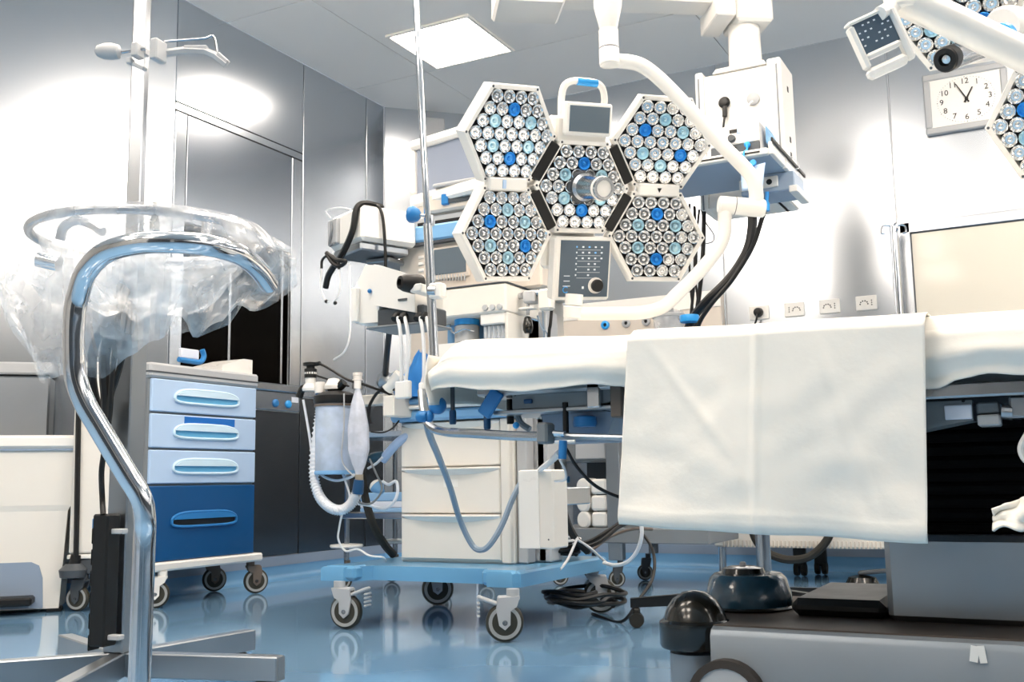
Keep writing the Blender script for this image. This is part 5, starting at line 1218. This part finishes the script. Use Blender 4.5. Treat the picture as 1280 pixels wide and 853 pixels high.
MB().box(bc0-DG*.02-NG*.03+Z*.010, (.06, .06, .02), Rd, .004).build('foot', 'black', bn); MB().box(bc0-DG*.5-NG*.03+Z*.010, (.06, .06, .02), Rd, .004).build('foot', 'black', bn)
# tall beige linen box behind, built thin to fit beside the cart
bk = -6.60
l0_, l1_ = at(86, 690, pl=PLN(bk)), at(143, 690, pl=PLN(bk)); wl = ((l1_-l0_)*1).dot(DG); md = (l0_+l1_)/2
lb = thing('linen_box', 'tall slim beige linen box on casters between bin and cart', 'panel', (md.x, md.y, 0))
zt_ = at(110, 452, pl=PLN(bk)).z; md.z = 0
MB().box(md-NG*.03+Z*((.235+zt_-.055)/2), (wl, .06, zt_-.055-.235), Rd, .006).build('box_body', 'cream', lb)
MB().box(md-NG*.03+Z*(zt_-.028), (wl+.012, .064, .055), Rd, .010).build('box_lid', 'cream', lb)
MB().box(md-NG*.03+Z*.222, (wl+.012, .064, .018), Rd, .003).build('base_rim', 'warm_white', lb)
MB().box(md-NG*.03+Z*.18, (wl-.03, .05, .06), Rd, .004).build('chassis', 'dark_grey', lb)
for a_ in (-.4, .4):
    for b_ in (.03,): caster(lb, md+DG*(wl*a_*.7)-NG*b_, .052, .152, .3, False, 'dark_grey', .024)
# grey cabinet at far left
gk = -7.05; g0, g1 = at(-60, 500, pl=PLN(gk)), at(62, 500, pl=PLN(gk)); gw = (g1-g0).dot(DG); gm_ = (g0+g1)/2; gm_.z = 0; gz = at(30, 452, pl=PLN(gk)).z
gc = thing('grey_cabinet', 'grey steel cabinet behind the pedal bin lid', 'cabinet', (gm_.x, gm_.y, 0))
MB().box(gm_-NG*.085+Z*(gz/2-.03), (gw, .17, gz-.07), Rd, .008).build('cabinet_body', 'steel_satin', gc)
MB().box(gm_-NG*.085+Z*(gz-.03), (gw+.015, .18, .055), Rd, .008).build('cabinet_lid', 'plastic_grey', gc)

# ================================================================== SQUARE POST STAND
pc_ = V((-1.99, 1.765, 0))
ps = thing('post_stand', 'square steel post stand on a five-legged base', 'stand', pc_)
Rq = Rz(.16)
for k in range(5):
    a = math.radians(14+72*k); d = V((math.cos(a), math.sin(a), 0)); q = V((-d.y, d.x, 0)); R = Matrix((d, q, Z)).transposed()
    lg = MB().box(pc_+d*.215+Z*.0925, (.39, .038, .055), R, .003).build('leg', 'steel_satin', ps)
    MB().box(pc_+d*.4115+Z*.0925, (.003, .034, .051), R).build('leg_cap', 'mid_grey', lg)
    tip = pc_+d*.37; MB().lathe([(.001, -.018), (.022, -.018), (.025, 0), (.022, .018), (.001, .018)], tip+Z*.025, q, 16).box(tip+Z*.055, (.03, .04, .025), R, .005).build('caster', 'rubber', lg)
MB().box(pc_+Z*.56, (.056, .056, .88), Rq, .003).build('lower_post', 'steel_satin', ps)
MB().box(pc_+Z*1.60, (.034, .034, 1.30), Rz(.50), .003).build('upper_post', 'steel', ps)
MB().lathe([(.032, 0), (.034, .01), (.03, .02)], pc_+Z*.99, Z, 20).build('post_collar', 'plastic_grey', ps)
# clamp with hook arm
dd_ = (pc_-EYE).dot(FW); E_ = lambda px, py, o=0.: at(px, py, d=dd_+o)
cm = thing('post_clamp', 'grey clamp with oval knob and bent hook arm on post', 'clamp', E_(205, 75))
MB().lathe([(.004, 0), (.016, .006), (.020, .022), (.019, .04), (.013, .056), (.004, .062)], E_(152, 65), E_(122, 64)-E_(152, 65), 18).build('knob', 'plastic_grey', cm)
MB().cyl(E_(152, 65), E_(182, 61), .0045, n=10).build('screw', 'steel', cm)
MB().box(E_(172, 64), (.018, .03, .034), Rq, .003).box(E_(178, 66, .02), (.03, .02, .02), Rq, .003).build('clamp_jaw', 'plastic_grey', cm)
MB().box((E_(163, 77)+E_(181, 88))/2, (.05, .016, .010), Matrix.Rotation(.5, 3, 'Y') @ Rq, .002).box(E_(163, 77), (.014, .02, .016), Rq, .003).build('clamp_lever', 'plastic_grey', cm)
MB().box(E_(198, 64, -.02), (.020, .04, .050), Rq, .003).build('clamp_back', 'plastic_grey', cm)
arm = [E_(200, 67), E_(232, 63), E_(256, 64), E_(268, 69), E_(283, 81)]
MB().tube(arm, .0095, 6).box(E_(245, 61), (.055, .014, .014), Matrix((RT, FW, UP)).transposed(), .002).build('hook_arm', 'plastic_grey', cm)
MB().box(E_(278, 74), (.034, .016, .016), Matrix((RT*.75-UP*.66, FW, UP*.75+RT*.66)).transposed(), .003).build('hook_tip', 'plastic_grey', cm)
MB().tube(spline([E_(206, 52), E_(232, 50), E_(256, 48), E_(265, 45), E_(269, 50), E_(271, 65)], 6), .0028, 6).build('spring_wire', 'steel', cm)
# power strip fixed to the post
s0, s1 = E_(119, 643, -.02), E_(119, 806, -.02)
pw = thing('power_strip', 'long black power strip fixed upright to the post', 'power strip', s1)
pm2 = (s0+s1)/2+RT*.022; Lz = s0.z-s1.z
MB().box(pm2, (.044, .046, Lz), Rq, .004).build('strip_body', 'black', pw)
for k in range(6): MB().box(pm2+Rq@V((-.023, -.002, Lz/2-.05-.048*k)), (.004, .038, .036), Rq, .004).build('outlet', 'black_gloss', pw)
MB().box(pm2+Rq@V((-.024, -.004, Lz/2-.025)), (.005, .030, .03), Rq, .002).build('switch', 'blue_knob', pw)
MB().box(pm2+Rq@V((.036, .0, -Lz/2+.02)), (.035, .02, .012), Rq, .002).build('bracket', 'plastic_grey', pw)
MB().box(pm2+Rq@V((.036, .0, Lz/2-.04)), (.035, .02, .012), Rq, .002).build('bracket', 'plastic_grey', pw)
EE = lambda px, py, o=.0: E_(px, py, o)
cable('strip_cable', 'black cord entering the power strip top', [pc_+Z*1.02, EE(150, 380), EE(146, 420), EE(140, 470), EE(137, 520), EE(131, 560), EE(127, 590), EE(128, 625), EE(129, 644, -.02)], .0065)
cable('hanging_cable', 'thick black cord bundle left below the plastic bag', [pc_+Z*1.0, EE(140, 392, .06), EE(118, 430, .05), EE(115, 465, .05), EE(117, 490, .05), EE(126, 525, .04), EE(134, 560, .03)], .011)
cable('hanging_cable', 'central black cord bundle below the plastic bag', [pc_+Z*1.03, EE(142, 400, .03), EE(132, 440, .03), EE(131, 470, .03), EE(133, 500, .03), EE(132, 540, .03)], .013)
cable('hanging_cable', 'slanting black cord to the right below the bag', [pc_+Z*.98, EE(158, 420, .02), EE(152, 450, .02), EE(146, 472, .02), EE(138, 497, .02), EE(133, 530, .02)], .007)
cord2 = [at(px, py, pl=PLN(-6.58)) for px, py in ((101, 452), (99, 480), (98, 530), (97, 590), (96, 650), (95, 695))]
ct0 = at(101, 447, pl=PLN(-6.60)); ct0.z = zt_+.012
cable('extension_cable', 'long black cord hanging before the slim beige linen box', [ct0-NG*.06-Z*.10, ct0-NG*.055, ct0]+cord2, .011)
pq = at(90, 706, pl=PLN(-6.60))
pl_ = thing('hanging_plug', 'black plug at the end of the long cord', 'plug', pq)
MB().cyl(at(95, 694, pl=PLN(-6.60)), at(93, 708, pl=PLN(-6.60)), .020, .024, n=12).build('plug_boot', 'black', pl_)
MB().lathe([(.05, 0), (.055, .03), (.035, .05), (.03, .055)], at(91, 722, pl=PLN(-6.60)), Z, 14).build('plug_body', 'dark_grey', pl_)

# ================================================================== CHROME BAG STAND (foreground)
bd0 = 1.60; Bt = lambda px, py, o=0.: at(px, py, d=bd0+o)
rc_ = at(188, 298, d=1.84); rr = .198
bs_ = thing('bag_stand', 'chrome tube stand holding a ring for a plastic bag', 'stand', (Bt(178, 853).x, Bt(178, 853).y, 0))
pA = Bt(93, 430); foot = V((Bt(179, 700).x, Bt(179, 700).y, 0))
hz_ = at(180, 303, d=bd0-.08).z
arc = [Bt(97, 372), Bt(108, 340, -.01), Bt(132, 316, -.03), Bt(170, 305, -.05), Bt(215, 303, -.05), Bt(260, 307, -.02), Bt(298, 318, .05), Bt(322, 336, .14), Bt(336, 355, .22)]
MB().tube(spline([foot, foot+Z*.2, Bt(180, 690), Bt(181, 650), Bt(176, 622), Bt(158, 592), Bt(124, 535), Bt(104, 500), Bt(94, 468), Bt(92, 430), Bt(93, 395)]+arc, 8), .0170, 18).build('bent_tube', 'chrome', bs_)
ringp = [rc_+V((rr*math.cos(2*math.pi*k/48), rr*math.sin(2*math.pi*k/48), 0)) for k in range(48)]
MB().tube(ringp, .008, 10, closed=True).build('hoop', 'steel', bs_)
MB().cyl(Bt(74, 330, .16), Bt(48, 324, .16), .014, n=12).build('hoop_clamp', 'chrome', bs_)
MB().cyl(Bt(258, 302, .16), Bt(258, 269, .16), .0085, n=12, bev=.002).build('peg', 'chrome', bs_)
nb = Bt(193, 288, .06); MB().lathe([(.008, 0), (.008, .012), (.004, .03), (.003, .044), (.0045, .046), (.001, .049)], nb, Z, 12).build('white_nozzle', 'warm_white', bs_)
MB().tube(spline([Bt(75, 300, .1), Bt(80, 284, .1), Bt(95, 276, .1), Bt(112, 280, .1), Bt(128, 290, .08)], 6), .008, 8).build('side_loop', 'steel', bs_)
for k in range(4):
    a = k*math.pi/2+.9; d = V((math.cos(a), math.sin(a), 0)); MB().tube([foot+Z*.05, foot+d*.2+Z*.045], .014, 8).build('foot_bar', 'chrome', bs_)
    MB().lathe([(.001, -.012), (.022, -.012), (.024, 0), (.022, .012), (.001, .012)], foot+d*.19+Z*.024, V((-d.y, d.x, 0)), 14).build('caster', 'rubber', bs_)
# plastic bag folded over the hoop
DROP = [(-1, .13), (-.85, .22), (-.6, .285), (-.2, .275), (.2, .245), (.45, .215), (.58, .17), (.72, .20), (.88, .18), (1, .12)]
def bagf(u_, v_):
    a = 2*math.pi*u_; d = V((math.cos(a), math.sin(a), 0)); side = d.dot(RT); near = -d.dot(V((FW.x, FW.y, 0)).normalized())
    ca, sa = math.cos(a), math.sin(a)
    n1 = noise.noise(V((ca*2.0, sa*2.0, v_*1.4))); n2 = abs(noise.noise(V((ca*5, sa*5, v_*3+3)))); n3 = abs(noise.noise(V((ca*9, sa*9, v_*2+11))))
    if v_ < .14:
        t = v_/.14; r = rr-.022+.030*t; z = -.02+.032*math.sin(math.pi*t*.55)
    else:
        t = (v_-.14)/.86; L = lerp(DROP, side)*(1 if near > -.1 else .62)
        fl = .060*max(0, -side)**1.6+.050*max(0, side)**1.6
        r = rr+.008+fl*math.sin(math.pi*.62*min(1, t*1.1))+.03*n1*t+.035*(n2-.2)*t+.018*(n3-.15)*min(1, t*3)-(.05*t*t if near > 0 else .02*t)
        z = .012-L*t+.02*n1*t*t
    return rc_+d*r+Z*z
bgf = MB().grid(bagf, 130, 30).build('plastic_bag', 'film', fix=False, angle=16); tag(bgf, 'crumpled clear plastic bag draped over the ring stand', 'bag')
def inner(u_, v_):
    a = 2*math.pi*u_; d = V((math.cos(a), math.sin(a), 0)); n1 = noise.noise(V((math.cos(a)*3, math.sin(a)*3, v_*3+7)))
    r = (rr-.012)*(1-.55*v_**1.5)+.02*n1*v_; return rc_+d*r-Z*(.13*v_+.015*n1*v_)
MB().grid(inner, 60, 14).build('bag_inside', 'film', bgf, fix=False, angle=50)
